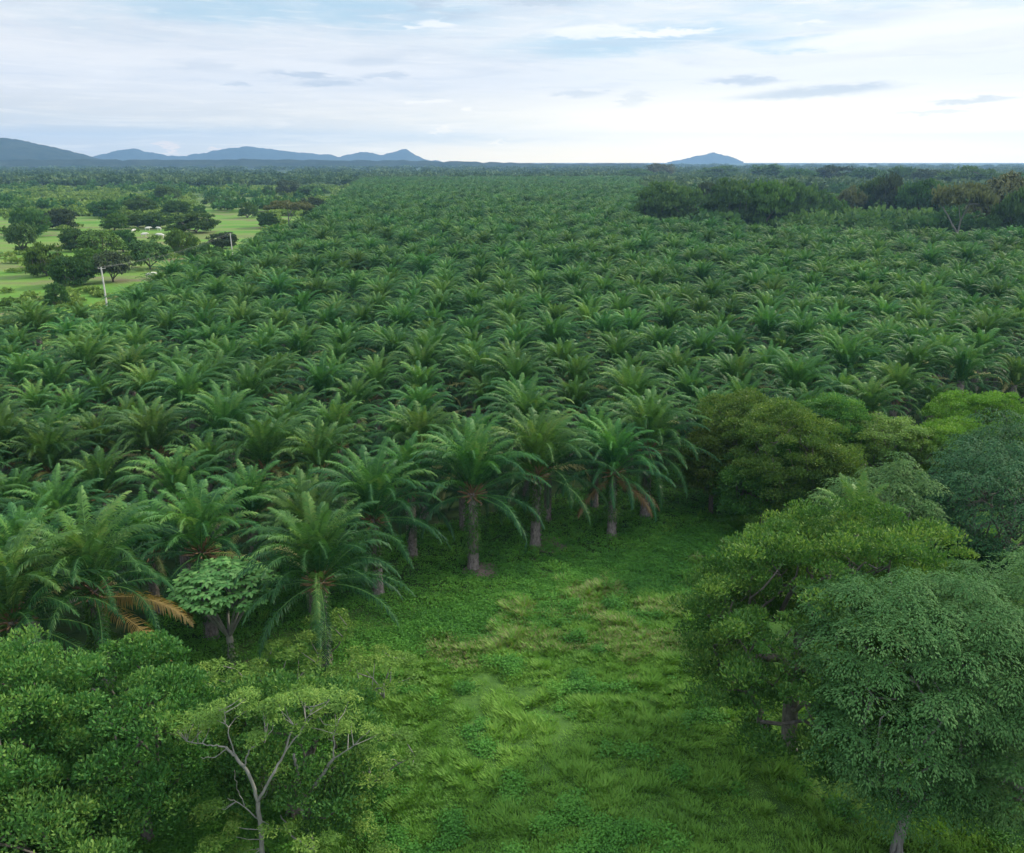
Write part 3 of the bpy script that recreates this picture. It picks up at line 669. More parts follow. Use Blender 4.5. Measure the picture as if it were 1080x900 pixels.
for (px, pt_, hh, R, mt, sd_, lab, nm) in [
    (790, 430, 10.5, 4.6, 'olive', 51, 'olive green tree with brownish top at the head of the clearing, beside the palms', 'olive_tree'),
    (845, 438, 11.5, 4.8, 'olive', 52, 'large olive and brown leaved tree behind the big spreading tree', 'olive_tree'),
    (758, 466, 7.5, 3.4, 'olive', 53, 'low dark olive tree at the palm edge, left end of the olive clump', 'olive_tree'),
    (885, 428, 9.0, 3.5, 'mango', 54, 'mid green bushy tree peeping out behind the olive trees', 'bushy_tree'),
    (940, 452, 7.0, 4.3, 'feather', 55, 'pale green feathery tree left of the bright yellow green bush', 'feathery_tree'),
    (994, 449, 7.2, 3.9, 'lime', 56, 'bright yellow green bush in front of the palms, left of the rounder bright green one', 'bush'),
    (1045, 418, 8.6, 4.6, 'lime', 57, 'round bright green bush near the right border below the palms', 'bush'),
    (870, 480, 8.0, 3.6, 'olive', 58, 'dull green tree tucked between the olive trees and the grey green one', 'olive_tree'),
    (1008, 575, 4.2, 3.4, 'blue', 60, 'low dark bush in the shade under the bluish umbrella tree', 'bush'),
    (965, 560, 5.0, 3.2, 'big', 65, 'shaded dark bush between the big spreading tree and the umbrella tree', 'bush'),
    (815, 478, 8.0, 3.8, 'big', 59, 'dark green tree right behind the top of the big spreading tree', 'bushy_tree')]:
    x, y = P(px, pt_, hh)
    make_tree(nm, x, y + 1.0, lab, 'bush' if nm == 'bush' else 'tree', sd_, R * 1.12, hh + .3, .8, M[mt], M['bark'], 260, .95, 240, .22, .10, 'feather' if mt == 'feather' else 'tuft', .22, TG, .65, -.4, inner=.5, dmin=.65,
              topbright=.35 if mt != 'lime' else .2)
# a young pale palm poking out of the big tree
x, y = P(902, 553, 10.0)
pm = link('young_palm', None); pm.location = (x, y, 5.6); pm.scale = (.62,) * 3; pm.rotation_euler = (0, 0, 1.0)
m_ = MB(); rr = np.random.default_rng(3)
for k in range(16):
    u = k / 15; frond(m_, rr, np.array([0, 0, PH]), k * 2.4, radians(86 - 60 * u), 5.6, radians(40 + 50 * u), 50, .9, .80, .12, .5)
m_.build('crown', M['palm'], pm); link('trunk', trunks[0], pm).scale = (1, 1, 1.0)
m_ = MB(); tube(m_, [[0, 0, -9.2], [0, 0, 0]], [.4, .4], 8); m_.build('trunk_foot', M['ptrunk'], pm)
tag(pm, 'pale yellow green palm crown poking up behind the big spreading tree', 'palm')

# left: dense leafy trees
MG = 'dense leafy trees in the lower left corner'
for (x, y, R, hh, sd_, lab) in [(-23.0, 32.0, 6.3, 10.7, 61, 'dense dark leafy tree at the left border, lowest in the corner'),
                                (-17.8, 33.8, 4.8, 9.6, 62, 'dense leafy tree right of its corner twin, touching the pale branched tree'),
                                (-20.5, 25.5, 5.5, 8.0, 63, 'dense leafy tree at the bottom edge of the left corner'),
                                (-11.2, 35.8, 4.6, 6.8, 64, 'small dense tree below the umbrella shaped tree')]:
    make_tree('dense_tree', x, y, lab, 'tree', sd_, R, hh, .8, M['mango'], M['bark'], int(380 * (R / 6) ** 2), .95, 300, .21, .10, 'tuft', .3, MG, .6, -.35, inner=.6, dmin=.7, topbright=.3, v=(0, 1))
# pale branched feathery trees
def branch_tree(x, y, label, seed, R, top, base, fork_h, n_cl, leafn, mat='feather', tr=.17, rc=.85, nm='feathery_tree', lean=(0, 0)):
    return make_tree(nm, x, y, label, 'tree', seed, R, top, base, M[mat], M['pale'], n_cl, rc, leafn, .26, .085, 'feather', tr, TG, .4, .05, lean, fork_h, .75, .95, bendup=.1, topbright=.2, trunk_lean=(0, 0))
def at_plane(px, py, Y_):
    u = (px - 540) / FPX; v = (450 - py) / FPX; yy = cos(PITCH) + v * sin(PITCH); zz = -sin(PITCH) + v * cos(PITCH)
    k = Y_ / yy; return np.array([u * k, Y_, H + zz * k])
def drawn_tree(Y_, limbs, puffs, label, seed, mat='feather', rc=.60, per=135, ln=.20, wd=.062):
    """a tree whose limbs are given as branching lines, with leaf sprays round their ends"""
    rng = np.random.default_rng(seed); b0 = at_plane(*limbs[0][0][0][:2], Y_); b0[2] = 0
    r = link('feathery_tree', None); r.location = tuple(b0); tag(r, label, 'tree', TG)
    w = MB(); knots = []
    for pts_, r0, r1 in limbs:
        pp = np.array([at_plane(p[0], p[1], Y_ + (p[2] if len(p) > 2 else 0)) for p in pts_]) - b0
        t_ = np.linspace(0, len(pp) - 1, 4 * len(pp)); fine = np.stack([np.interp(t_, np.arange(len(pp)), pp[:, q]) for q in range(3)], -1)
        fine[1:-1] += rng.normal(size=(len(fine) - 2, 3)) * .025; tube(w, fine, np.linspace(r0 * .7, r1 * .7, len(fine)), 6); knots += list(fine[len(fine) // 3:])
    knots = np.array(knots); cl = []
    for (cx, cy_, rx, ry, n_, dd) in puffs:
        for _ in range(n_):
            a = rng.uniform(0, 6.28); q = sqrt(rng.random()); cl.append(at_plane(cx + rx * q * cos(a), cy_ + ry * q * sin(a), Y_ + dd + rng.uniform(-.8, .8)) - b0)
    cl = np.array(cl); cl = cl[cl[:, 2] > .3]
    for q in cl:
        j = np.argmin(np.linalg.norm(knots - q, axis=1) + np.maximum(0, knots[:, 2] - q[2])); k_ = knots[j]; md_ = (k_ + q) / 2 + [0, 0, -.1] + rng.normal(size=3) * .1
        
        if np.linalg.norm(k_ - q) < 1.7: tube(w, [k_, md_, q], [.028, .018, .01], 4)
    w.build('trunk', M['pale'], r, smooth=True); m_ = MB()
    clump_leaves(m_, rng, cl, rc * rng.uniform(.7, 1.25, len(cl)), per, ln, wd, 'feather', .45, None, vlo=.05, vhi=1)
    m_.build('crown', M[mat], r); return r
drawn_tree(31.5, [([(280, 960), (277, 900), (272, 845)], .20, .15), ([(272, 845), (262, 815), (248, 797), (238, 788)], .12, .08), ([(238, 788), (220, 786), (197, 782)], .055, .025),
                  ([(240, 790), (225, 800), (212, 799)], .04, .02), ([(258, 808), (264, 790), (280, 778)], .06, .03), ([(248, 797), (240, 770), (236, 748)], .05, .02),
                  ([(272, 845), (286, 820), (298, 798, .4), (310, 765, .6)], .10, .05), ([(300, 795, .4), (316, 772, .8), (332, 745, 1.0)], .05, .025), ([(275, 868), (258, 850), (240, 842)], .05, .02), ([(258, 850), (250, 830), (247, 812)], .03, .015)],
           [(205, 765, 34, 13, 8, .4), (232, 752, 26, 12, 5, .8), (262, 778, 14, 9, 4, -.2), (310, 752, 36, 16, 8, 1.0), (330, 735, 30, 12, 5, 1.6), (225, 850, 36, 20, 6, .6), (300, 830, 18, 25, 3, 1.4),
            (250, 885, 40, 16, 8, -.4), (320, 890, 34, 20, 8, -.6), (272, 740, 24, 10, 5, 1.2)],
           'feathery tree with forked bare white branches and a yellow leaf tuft, near the bottom edge', 71)
drawn_tree(33.0, [([(330, 985), (332, 900), (318, 850)], .2, .16), ([(318, 850), (314, 815), (310, 795)], .15, .09), ([(318, 850), (338, 820), (352, 800)], .15, .09), ([(352, 800), (352, 775), (357, 760)], .06, .03),
                  ([(352, 800), (372, 788), (390, 770)], .05, .025), ([(332, 900), (306, 880), (296, 860)], .08, .04)],
           [(350, 760, 34, 16, 6, .8), (385, 770, 34, 16, 5, 1.0), (400, 805, 36, 20, 6, .8), (372, 850, 40, 22, 6, .2), (345, 735, 30, 14, 4, 1.8), (380, 890, 46, 18, 6, 0)],
           'feathery tree with a thick pale fork, right of the white branched one', 72)
for (px, py, R, hh, sd_, lab) in [(350, 700, 1.9, 3.6, 73, 'thin pale stemmed feathery sapling just under the orange hearted palm'),
                                  (405, 740, 2.6, 3.4, 74, 'feathery light green shrub on the left rim of the clearing'),
                                  (310, 748, 3.0, 4.4, 75, 'feathery shrub below the small umbrella shaped tree'),
                                  (390, 835, 2.8, 3.4, 76, 'feathery green shrub right of the thick pale fork'),
                                  (235, 815, 2.9, 6.0, 77, 'yellowish feathery crown overlapping the dense leafy tree')]:
    x, y = P(px, py)
    branch_tree(x, y, lab, sd_, R, hh, .6 if hh < 5 else 2.0, .8, int(26 * R), 150, tr=.07, rc=.75, nm='feathery_shrub' if hh < 5 else 'feathery_tree')
# small umbrella shaped tree in front of the palms
x, y = P(245, 708)
t = link('umbrella_leaf_tree', None); t.location = (x, y, 0); tag(t, 'small umbrella shaped tree with big pale green leaves and a vine covered trunk', 'tree')
rr = np.random.default_rng(8); m_ = MB(); fk = np.array([.05, 0, 2.7])
tube(m_, [[0, 0, -.3], [.02, 0, .8], [.1, 0, 2.0], fk], [.34, .28, .25, .20], 9)
cl = []
for k in range(120):
    a = k * 2.39996; r = 2.9 * sqrt((k + .5) / 120) * rr.uniform(.85, 1.12); cl.append([cos(a) * r, sin(a) * r, 7.7 - .17 * r ** 2 + rr.uniform(-.3, .3)])
    if r > 2.0: cl.append([cos(a) * r * .9, sin(a) * r * .9, 6.1 + rr.uniform(-.5, .3)])
cl = np.array(cl); ends = []
for k in range(7):
    a = k * .9; e_ = np.array([cos(a) * 1.7, sin(a) * 1.7, 5.3]); ends.append(e_)
    tube(m_, [fk - [0, 0, .2], fk + (e_ - fk) * .5 + [0, 0, -.05], e_], [.10, .085, .06], 6)
for q in cl:
    e_ = min(ends, key=lambda w: np.linalg.norm(w[:2] - q[:2])); tube(m_, [e_, (e_ + q) / 2 + [0, 0, .1], q], [.04, .03, .02], 4)
m_.build('trunk', M['pale'], t, smooth=True)
m_ = MB()
for q in cl:
    tilt = rr.uniform(-.3, .3); 
    for j in range(11):                                      # a rosette of broad lobed leaves
        a = j * 2 * pi / 11 + tilt; L0 = rr.uniform(.30, .48); d_ = np.array([cos(a), sin(a), rr.uniform(-.45, .1)]); s_ = np.array([-sin(a), cos(a), 0])
        vcol = np.clip(rr.normal(.5, .2), .05, .86); c0 = q + d_ * .10; w = .14
        m_.add([c0, c0 + d_ * L0 * .5 + s_ * w, c0 + d_ * L0 + s_ * w * .5, c0 + d_ * L0 * 1.1 - [0, 0, .08], c0 + d_ * L0 - s_ * w * .5, c0 + d_ * L0 * .5 - s_ * w, c0 + d_ * L0 * .6 + [0, 0, .06]],
               [[0, 1, 2, 6], [6, 2, 3, 4], [0, 6, 4, 5]], val=vcol)
m_.build('crown', M['papaya'], t)
m_ = MB(); n_ = 600; a = rr.uniform(0, 2 * pi, n_); zz = rr.uniform(0, 2.3, n_); r = .33 + .12 * rr.random(n_)
c_ = np.stack([np.cos(a) * r, np.sin(a) * r, zz], -1); tt = unit(np.stack([np.cos(a), np.sin(a), rr.uniform(-1.2, .3, n_)], -1)); leaves(m_, c_, tt, unit(np.cross(tt, rr.normal(size=(n_, 3)))), .2, .12, rr.uniform(.1, .8, n_))
m_.build('vines', M['fern'], t)

# ------------------------------------------------------------------ savanna trees of the pasture and the grove
def proto_mesh(seed, kind):
    """unit tree: radius 1, height 1; crown and trunk meshes"""
    rng = np.random.default_rng(seed)
    if kind == 'round': c_ = dome_points(rng, 110, .9, .5, .42, -.75, 6, .5); rc = .26
    elif kind == 'umbrella': c_ = dome_points(rng, 100, .9, .44, .52, -.5, 7, .5); rc = .24
    elif kind == 'bush': c_ = dome_points(rng, 80, .82, .62, .34, -.4, 4, .5); rc = .28
    else: c_ = dome_points(rng, 60, .86, .30, .72, .0, 6, .6); rc = .2                    # open, trunk shows
    c_[:, 2] = np.clip(c_[:, 2], .1, .95)
    w = MB(); tz = np.linspace(-.02, .42 if kind != 'bush' else .2, 5); tp = np.stack([.02 * np.sin(tz * 9), .02 * np.cos(tz * 8), tz], -1)
    skeleton(w, tp, .03 if kind == 'open' else .05, c_[rng.permutation(len(c_))[:34]], rng, .2, .006, .12, 5, .01)
    m_ = MB(); clump_leaves(m_, rng, c_, rc * rng.uniform(.7, 1.2, len(c_)), 45, .11, .07, 'tuft' if kind != 'umbrella' else 'umbrella', .62, None)
    return m_, w
PROTO = {}
for kind, seeds in dict(round=(1, 2, 3), umbrella=(4, 5), bush=(6, 7), open=(8, 9)).items():
    for s_ in seeds:
        m_, w = proto_mesh(s_, kind)
        PROTO.setdefault(kind, []).append((m_, w.mesh('trunk', M['bark']), w.mesh('trunk', M['pale']), {}))
def far_tree(px, py, wpx, hpx, kind, mat, label, group, k, zb=0.6, name=None, pale=False, cat='tree'):
    x, y = P(px, py, zb); dep = y * cos(PITCH) + (H - zb) * sin(PITCH)
    gr = 1.22 if name == 'grove_tree' else 1.02
    R = wpx * dep / FPX / 2 * gr; hh = hpx * dep / FPX * (.95 if name == 'grove_tree' else 1.0) + zb
    m_, wb, wp, cache = PROTO[kind][k % len(PROTO[kind])]
    if mat not in cache: cache[mat] = m_.mesh('crown', M[mat])
    r = link(name or 'pasture_tree', None); r.location = (x, y + R * .35, 0); r.scale = (R, R, hh); r.rotation_euler = (0, 0, k * 1.7)
    link('crown', cache[mat], r); link('trunk', wp if pale else wb, r)
    return tag(r, label, cat, group)
PG = 'trees scattered over the pasture'
for k, (cx, yb, w, h_, kind, mat, label) in enumerate([
    (31, 249, 38, 27, 'round', 'far_dark', 'wide dark tree near the left border in the pasture, back one of three'),
    (61, 241, 33, 20, 'round', 'far_purple', 'dull flat tree right of the wide dark one near the left border'),
    (22, 265, 30, 26, 'umbrella', 'far_dark', 'dark umbrella tree near the left border in front of the wide dark tree'),
    (45, 290, 40, 30, 'round', 'far_green', 'green tree at the left end of the big pasture clump'),
    (74, 300, 46, 28, 'round', 'far_dark', 'dark tree in the big pasture clump left of the utility pole'),
    (57, 321, 25, 20, 'bush', 'far_dark', 'small round tree standing alone below the big pasture clump'),
    (8, 325, 26, 10, 'bush', 'far_green', 'low green bush at the left border above the palms'),
    (80, 264, 32, 22, 'round', 'far_dark', 'dark tree at the back of the big pasture clump'),
    (106, 272, 40, 24, 'umbrella', 'far_green', 'bright green crown in the middle of the big pasture clump'),
    (128, 265, 28, 20, 'round', 'far_dark', 'dark tree behind the bright green crown of the big clump'),
    (116, 296, 38, 26, 'umbrella', 'far_purple', 'purplish dark flat tree right behind the utility pole'),
    (155, 283, 42, 26, 'umbrella', 'far_dark', 'dark flat topped tree right of the utility pole'),
    (92, 286, 34, 22, 'round', 'far_green', 'green crown between the clump and the purplish flat tree'),
    (109, 229, 29, 17, 'round', 'far_dark', 'dark round tree at the back of the open pasture'),
    (147, 226, 30, 18, 'round', 'far_dark', 'dark tree in the back row of the pasture, left of the middle'),
    (176, 214, 28, 16, 'umbrella', 'far_dark', 'dark flat tree at the very back of the pasture'),
    (119, 242, 27, 16, 'round', 'far_green', 'half yellow green round tree in the open pasture'),
    (143, 239, 24, 12, 'round', 'far_dark', 'left one of two low dark trees above the cattle'),
    (165, 240, 34, 14, 'round', 'far_dark', 'right one of two low dark trees above the cattle'),
    (185, 228, 28, 16, 'round', 'far_dark', 'dark rounded tree behind the low pair above the cattle'),
    (210, 227, 16, 10, 'bush', 'far_dark', 'small dark bush right of the back row of the pasture'),
    (204, 245, 46, 19, 'round', 'far_dark', 'broad dark tree right of the low pair above the cattle'),
    (191, 267, 29, 24, 'round', 'far_green', 'green tree right of the cattle'),
    (214, 280, 36, 22, 'round', 'far_dark', 'dark tree at the palm edge right of the flat topped tree'),
    (233, 261, 31, 14, 'round', 'far_purple', 'dull low tree beside the thin pale post at the palm edge'),
    (226, 218, 26, 10, 'umbrella', 'far_dark', 'flat dark crown in the back of the pasture, left one'),
    (238, 221, 26, 11, 'round', 'far_dark', 'dark low crown in the back of the pasture, right of the flat one'),
    (260, 229, 22, 14, 'bush', 'far_dark', 'dark block shaped tree alone in the green strip'),
    (282, 208, 14, 11, 'bush', 'far_dark', 'small upright dark tree in the far green strip'),
    (303, 207, 26, 15, 'umbrella', 'far_purple', 'dull spreading tree with visible stem in the far green strip'),
    (330, 208, 30, 10, 'umbrella', 'far_dark', 'flat dark tree right of the far green strip'),
    (287, 222, 20, 14, 'round', 'far_dark', 'dark tree behind the grey umbrella tree at the palm edge'),
    (303, 239, 50, 24, 'open', 'far_tan', 'grey green umbrella tree with pale forked trunk at the palm edge'),
    (282, 240, 22, 14, 'round', 'far_dark', 'dark tree under the left side of the grey umbrella tree'),
    (330, 238, 22, 18, 'round', 'far_dark', 'dark tree under the right side of the grey umbrella tree'),
    (330, 224, 26, 15, 'round', 'far_purple', 'dull tree behind the right side of the grey umbrella tree'),
    (277, 256, 20, 10, 'bush', 'far_green', 'green bush in the palm edge below the grey umbrella tree')]):
    far_tree(cx, yb, w, h_, kind, mat, label, PG, k, pale=(kind == 'open'))
GG = 'trees of the grove in the palm field'
for k, (cx, yb, w, h_, kind, mat, label) in enumerate([
    (709, 233, 60, 38, 'round', 'far_dark', 'big dark round tree at the left end of the grove'),
    (742, 220, 30, 28, 'round', 'far_purple', 'duller tree just behind the left end of the grove'),
    (752, 232, 26, 26, 'bush', 'far_dark', 'short dark tree between the first two big ones of the grove'),
    (773, 234, 42, 42, 'round', 'far_dark', 'tall dark tree, second big one of the grove from its left end'),
    (808, 234, 44, 44, 'round', 'far_green', 'green tree in the grove between two darker ones'),
    (836, 233, 40, 42, 'round', 'far_dark', 'dark tree in the middle of the grove front'),
    (860, 231, 28, 34, 'bush', 'far_dark', 'dark upright tree in the grove front, left of the bright one'),
    (878, 229, 26, 22, 'round', 'far_green', 'small brighter green tree in the grove front'),
    (898, 225, 24, 28, 'round', 'far_tan', 'tan grey tree in the grove front, right of the bright one'),
    (921, 224, 28, 34, 'round', 'far_dark', 'dark tree behind the tan grey one of the grove'),
    (942, 226, 30, 42, 'round', 'far_purple', 'tall dull tree in the right half of the grove'),
    (974, 228, 42, 38, 'round', 'far_dark', 'dark broad tree left of the tan forked tree'),
    (1016, 246, 54, 48, 'open', 'far_tan', 'tan green tree with pale forked trunk standing at the front of the grove'),
    (1056, 238, 50, 50, 'umbrella', 'far_tan', 'greyish brown spreading tree behind the tan forked tree'),
    (1074, 246, 34, 46, 'round', 'far_dark', 'dark tree at the right border beside the tan forked tree'),
    (998, 240, 26, 14, 'bush', 'far_dark', 'low dark bush at the foot of the tan forked tree, on its left'),
    (1044, 246, 26, 18, 'bush', 'far_dark', 'low dark bush at the foot of the tan forked tree, on its right'),
    (1026, 202, 48, 26, 'round', 'far_dark', 'big dark crown rising above the grove near the right border'),
    (985, 200, 36, 20, 'round', 'far_purple', 'dull crown in the second line of the grove, left of the big dark crown'),
    (950, 198, 34, 22, 'round', 'far_dark', 'dark crown in the second line above the tall dull tree'),
    (915, 197, 32, 18, 'umbrella', 'far_dark', 'flat dark crown in the second line of the grove'),
    (880, 196, 40, 20, 'round', 'far_purple', 'dull crown in the second line above the bright green tree'),
    (846, 196, 36, 18, 'round', 'far_dark', 'dark crown in the second line above the middle of the grove'),
    (812, 193, 32, 18, 'umbrella', 'far_dark', 'flat dark crown behind the green tree of the grove'),
    (760, 190, 34, 14, 'round', 'far_dark', 'dark crown behind the grove front, near its left end'),
    (696, 189, 26, 15, 'umbrella', 'far_tan', 'tan crown rising from the far treeline left of the grove'),
    (670, 190, 30, 12, 'round', 'far_dark', 'dark crown at the end of the far palm carpet, left of the grove'),
    (1070, 200, 34, 16, 'round', 'far_dark', 'dark crown of the back line at the right border')]):
    far_tree(cx, yb, w, h_, kind, mat, label, GG, k, zb=5.0 if yb > 210 else 2.0, name='grove_tree', pale=(kind == 'open'))

# woods too far to count: many small clumps of foliage in one mesh
def far_mass(name, xy, R, hh, mat, label, seed, cat='woods', per=90, q=.16):
    rng = np.random.default_rng(seed); m_ = len(xy); mb = MB()
    R = np.broadcast_to(R, (m_,)); hh = np.broadcast_to(hh, (m_,)); vt = rng.random(m_)
    idx = np.repeat(np.arange(m_), per); k = len(idx); d = unit(rng.normal(size=(k, 3))); d[:, 2] = np.abs(d[:, 2]) - .12
    rr = rng.random(k) ** .35
    lob = 1 + .22 * np.sin(np.arctan2(d[:, 1], d[:, 0]) * 3 + idx * 2.1)
    c_ = np.stack([xy[idx, 0] + d[:, 0] * rr * R[idx] * lob, xy[idx, 1] + d[:, 1] * rr * R[idx] * lob, hh[idx] * (.32 + .66 * np.clip(d[:, 2], -.4, 1) * rr)], -1)
    t = unit(d + rng.normal(size=(k, 3)) * .6); b = unit(np.cross(t, rng.normal(size=(k, 3))))
    s_ = R[idx] * q * 2 * rng.uniform(.7, 1.4, k)
    leaves(mb, c_, t, b, s_ * 1.25, s_, np.clip(.1 + .6 * vt[idx] + rng.uniform(-.2, .2, k), .02, .86))
    o = mb.build(name, mat); return tag(o, label, cat, None, 'stuff')
rng = np.random.default_rng(77)
def scatter(n, pxr, y0, y1, clus=60, thr=.45, seed=1):
    """points between two distances inside a range of bearings, thinned into groups; even in the picture, not in plan"""
    u = 1 / rng.uniform(1 / y1, 1 / y0, n); px = rng.uniform(pxr[0], pxr[1], n)
    x = (px - 540) / FPX * (u * cos(PITCH) + H * sin(PITCH)); ok = vnoise(x, u, clus, seed) + rng.random(n) * .25 > thr
    return np.stack([x[ok], u[ok]], -1)
s1 = np.concatenate([scatter(2600, (-160, 400), 520, 1100, 55, .44, 2), scatter(520, (-120, 330), 190, 540, 40, .62, 12)]); s1 = s1[~in_poly(s1[:, 0], s1[:, 1], FIELD)]
# leave the green strips of the pasture open
spx = 540 + FPX * s1[:, 0] / (s1[:, 1] * cos(PITCH)); 
s1 = s1[~((spx > 200) & (spx < 275) & (s1[:, 1] < 800))]
far_mass('scrub', s1, rng.uniform(3, 6.5, len(s1)) * np.clip(s1[:, 1] / 620, .3, 1), rng.uniform(2.8, 5.5, len(s1)) * np.clip(s1[:, 1] / 620, .3, 1), M['scrub'], 'light green scrub thickets behind the pasture trees', 3, 'scrub', 80)
s2 = scatter(260, (-160, 420), 560, 1100, 90, .62, 5); s2 = s2[~in_poly(s2[:, 0], s2[:, 1], FIELD)]
far_mass('woodland', s2, rng.uniform(5, 9, len(s2)), rng.uniform(7, 12, len(s2)), M['far_dark'], 'dark tree crowns dotted through the light scrub on the left', 4, 'woods', 90, .13)
s3 = scatter(2300, (-200, 660), 1080, 5200, 120, .34, 6); s3 = s3[~in_poly(s3[:, 0], s3[:, 1], FIELD)]
far_mass('far_forest', s3, rng.uniform(8, 15, len(s3)) * (1 + s3[:, 1] / 4000), rng.uniform(9, 15, len(s3)), M['far_wood'], 'distant forest band left of the palm field up to the horizon', 5, 'woods', 90, .12)
s4 = scatter(1900, (600, 1240), 820, 5200, 120, .25, 7); s4 = s4[~in_poly(s4[:, 0], s4[:, 1], FIELD)]
far_mass('far_forest', s4, rng.uniform(8, 15, len(s4)) * (1 + s4[:, 1] / 4000), rng.uniform(10, 17, len(s4)), M['far_wood'], 'distant forest band behind the grove up to the horizon on the right', 6, 'woods', 90, .12)
s5 = np.stack([rng.uniform(60, 420, 330), rng.uniform(345, 820, 330)], -1); s5 = s5[~in_poly(s5[:, 0], s5[:, 1], FIELD)]
far_mass('grove_thicket', s5, rng.uniform(7, 12, len(s5)), rng.uniform(9, 15, len(s5)), M['far_dark'], 'thick growth filling the grove behind its front trees', 7, 'woods', 200, .09)

# ------------------------------------------------------------------ herbs and grass of the clearing
def meadow():
    rng = np.random.default_rng(9); mb = MB()
    # tufts: position, height, colour by patch
    n_ = 190000
    x = rng.uniform(-26, 44, n_); y = rng.uniform(24, 92, n_)
    near = in_poly(x, y, FIELD); edge = np.clip((y - (0.6 * x + 60)), -40, 20)
    keep = (y < 0.66 * x + 76) & (rng.random(n_) < np.clip(1.4 - y / 90, .35, 1)) & (~near | (rng.random(n_) < .5)) & (np.abs(x) < y * .66 + 6)
    x = x[keep]; y = y[keep]; n_ = len(x)
    pa = vnoise(x, y, 7, 1); pb = vnoise(x, y, 2.6, 2); pc = vnoise(x, y, 13, 3)
    creeper = (y > 0.62 * x + 55 + 9 * (pb - .5) + 5 * (rng.random(n_) - .5)) | (x < -13 + 3 * pb)      # low leafy cover near the palms
    tall = ~creeper; pd = vnoise(x, y, 1.0, 21); pe = vnoise(x, y, .5, 22); px_ = vnoise(x, y, 4.5, 31)
    h_ = (.14 + .60 * pd * pe + .12 * pd) * (.55 + .5 * pb * (0.4 + pa))
    gi = np.where(tall | (rng.random(n_) < .12))[0]; per = 13; idx = np.repeat(gi, per); k = len(idx)
    a = rng.uniform(0, 2 * pi, k); r = .24 * rng.random(k); bx_ = x[idx] + np.cos(a) * r; by_ = y[idx] + np.sin(a) * r
    hh = h_[idx] * rng.uniform(.6, 1.4, k); wd_ = 2 * pi * vnoise(bx_, by_, 2.2, 8)
    lean = np.stack([np.cos(a) * .45 + .12 * np.cos(wd_), np.sin(a) * .45 + .12 * np.sin(wd_), np.ones(k)], -1) * hh[:, None]
    b0 = np.stack([bx_, by_, np.full(k, -.05)], -1); w = np.stack([-np.sin(a), np.cos(a), 0 * a], -1) * (.016 + .014 * rng.random(k))[:, None] * (1 + y[idx] / 80)[:, None]
    m1 = b0 + lean * .55; tip = b0 + lean; tip[:, 2] -= .12 * hh; tip[:, :2] += lean[:, :2] * .35
    col = np.clip(.10 + .30 * pa[idx] + .18 * pd[idx] + .26 * px_[idx] - .04 + rng.uniform(-.16, .16, k), .02, .86)
    seed_ = (pc[idx] + .35 * (pb[idx] - .5) > .56) & (rng.random(k) < .35) & tall[idx]; col = np.where(seed_, .97, col)
    v = np.stack([b0 - w, b0 + w, m1 + w * .8, m1 - w * .8, tip], 1).reshape(-1, 3); q = np.arange(k)[:, None] * 5
    mb.add(v, q + [[0, 1, 2, 3]], q + [[3, 2, 4]], val=np.repeat(col, 5))
    tag(mb.build('meadow_grass', foliage('meadow', (0.065, 0.175, 0.026), (0.140, 0.300, 0.040), (0.240, 0.410, 0.065), (0.27, 0.28, 0.12), rough=.6, rnd=.05, transl=.3, spec=.25)),
        'tall green and yellowish grass filling the clearing', 'grass', None, 'stuff')
    mb = MB(); weed = vnoise(x, y, 1.5, 33) * .7 + .3 * vnoise(x, y, .6, 34); wz = weed > .70
    ci = np.where(creeper | wz)[0]; per = 16; idx = np.repeat(ci, per); k = len(idx); tl = tall[idx]
    top = np.where(tl, .25 + 2.2 * (weed[idx] - .68), .12 + .6 * pb[idx] * pd[idx] + .3 * pe[idx] ** 2)
    c_ = np.stack([x[idx] + rng.normal(size=k) * .22, y[idx] + rng.normal(size=k) * .22, top * rng.uniform(.3, 1.05, k)], -1)
    a = rng.uniform(0, 2 * pi, k); t = unit(np.stack([np.cos(a), np.sin(a), rng.uniform(-.4, .5, k)], -1)); b = unit(np.cross(np.array([0, 0, 1.]) + rng.normal(size=(k, 3)) * .5, t))
    leaves(mb, c_, t, b, rng.uniform(.10, .20, k), rng.uniform(.06, .12, k), np.clip(.0 + .32 * pb[idx] + .25 * pd[idx] + .25 * px_[idx] + rng.uniform(-.15, .15, k), .02, .86))
    tag(mb.build('creeping_herbs', foliage('herbs', (0.034, 0.125, 0.020), (0.075, 0.225, 0.032), (0.155, 0.340, 0.052), rough=.6, rnd=.05, transl=.25, spec=.15)),
        'low leafy creeping herbs at the feet of the palms and between the grass', 'ground cover', None, 'stuff')
meadow()

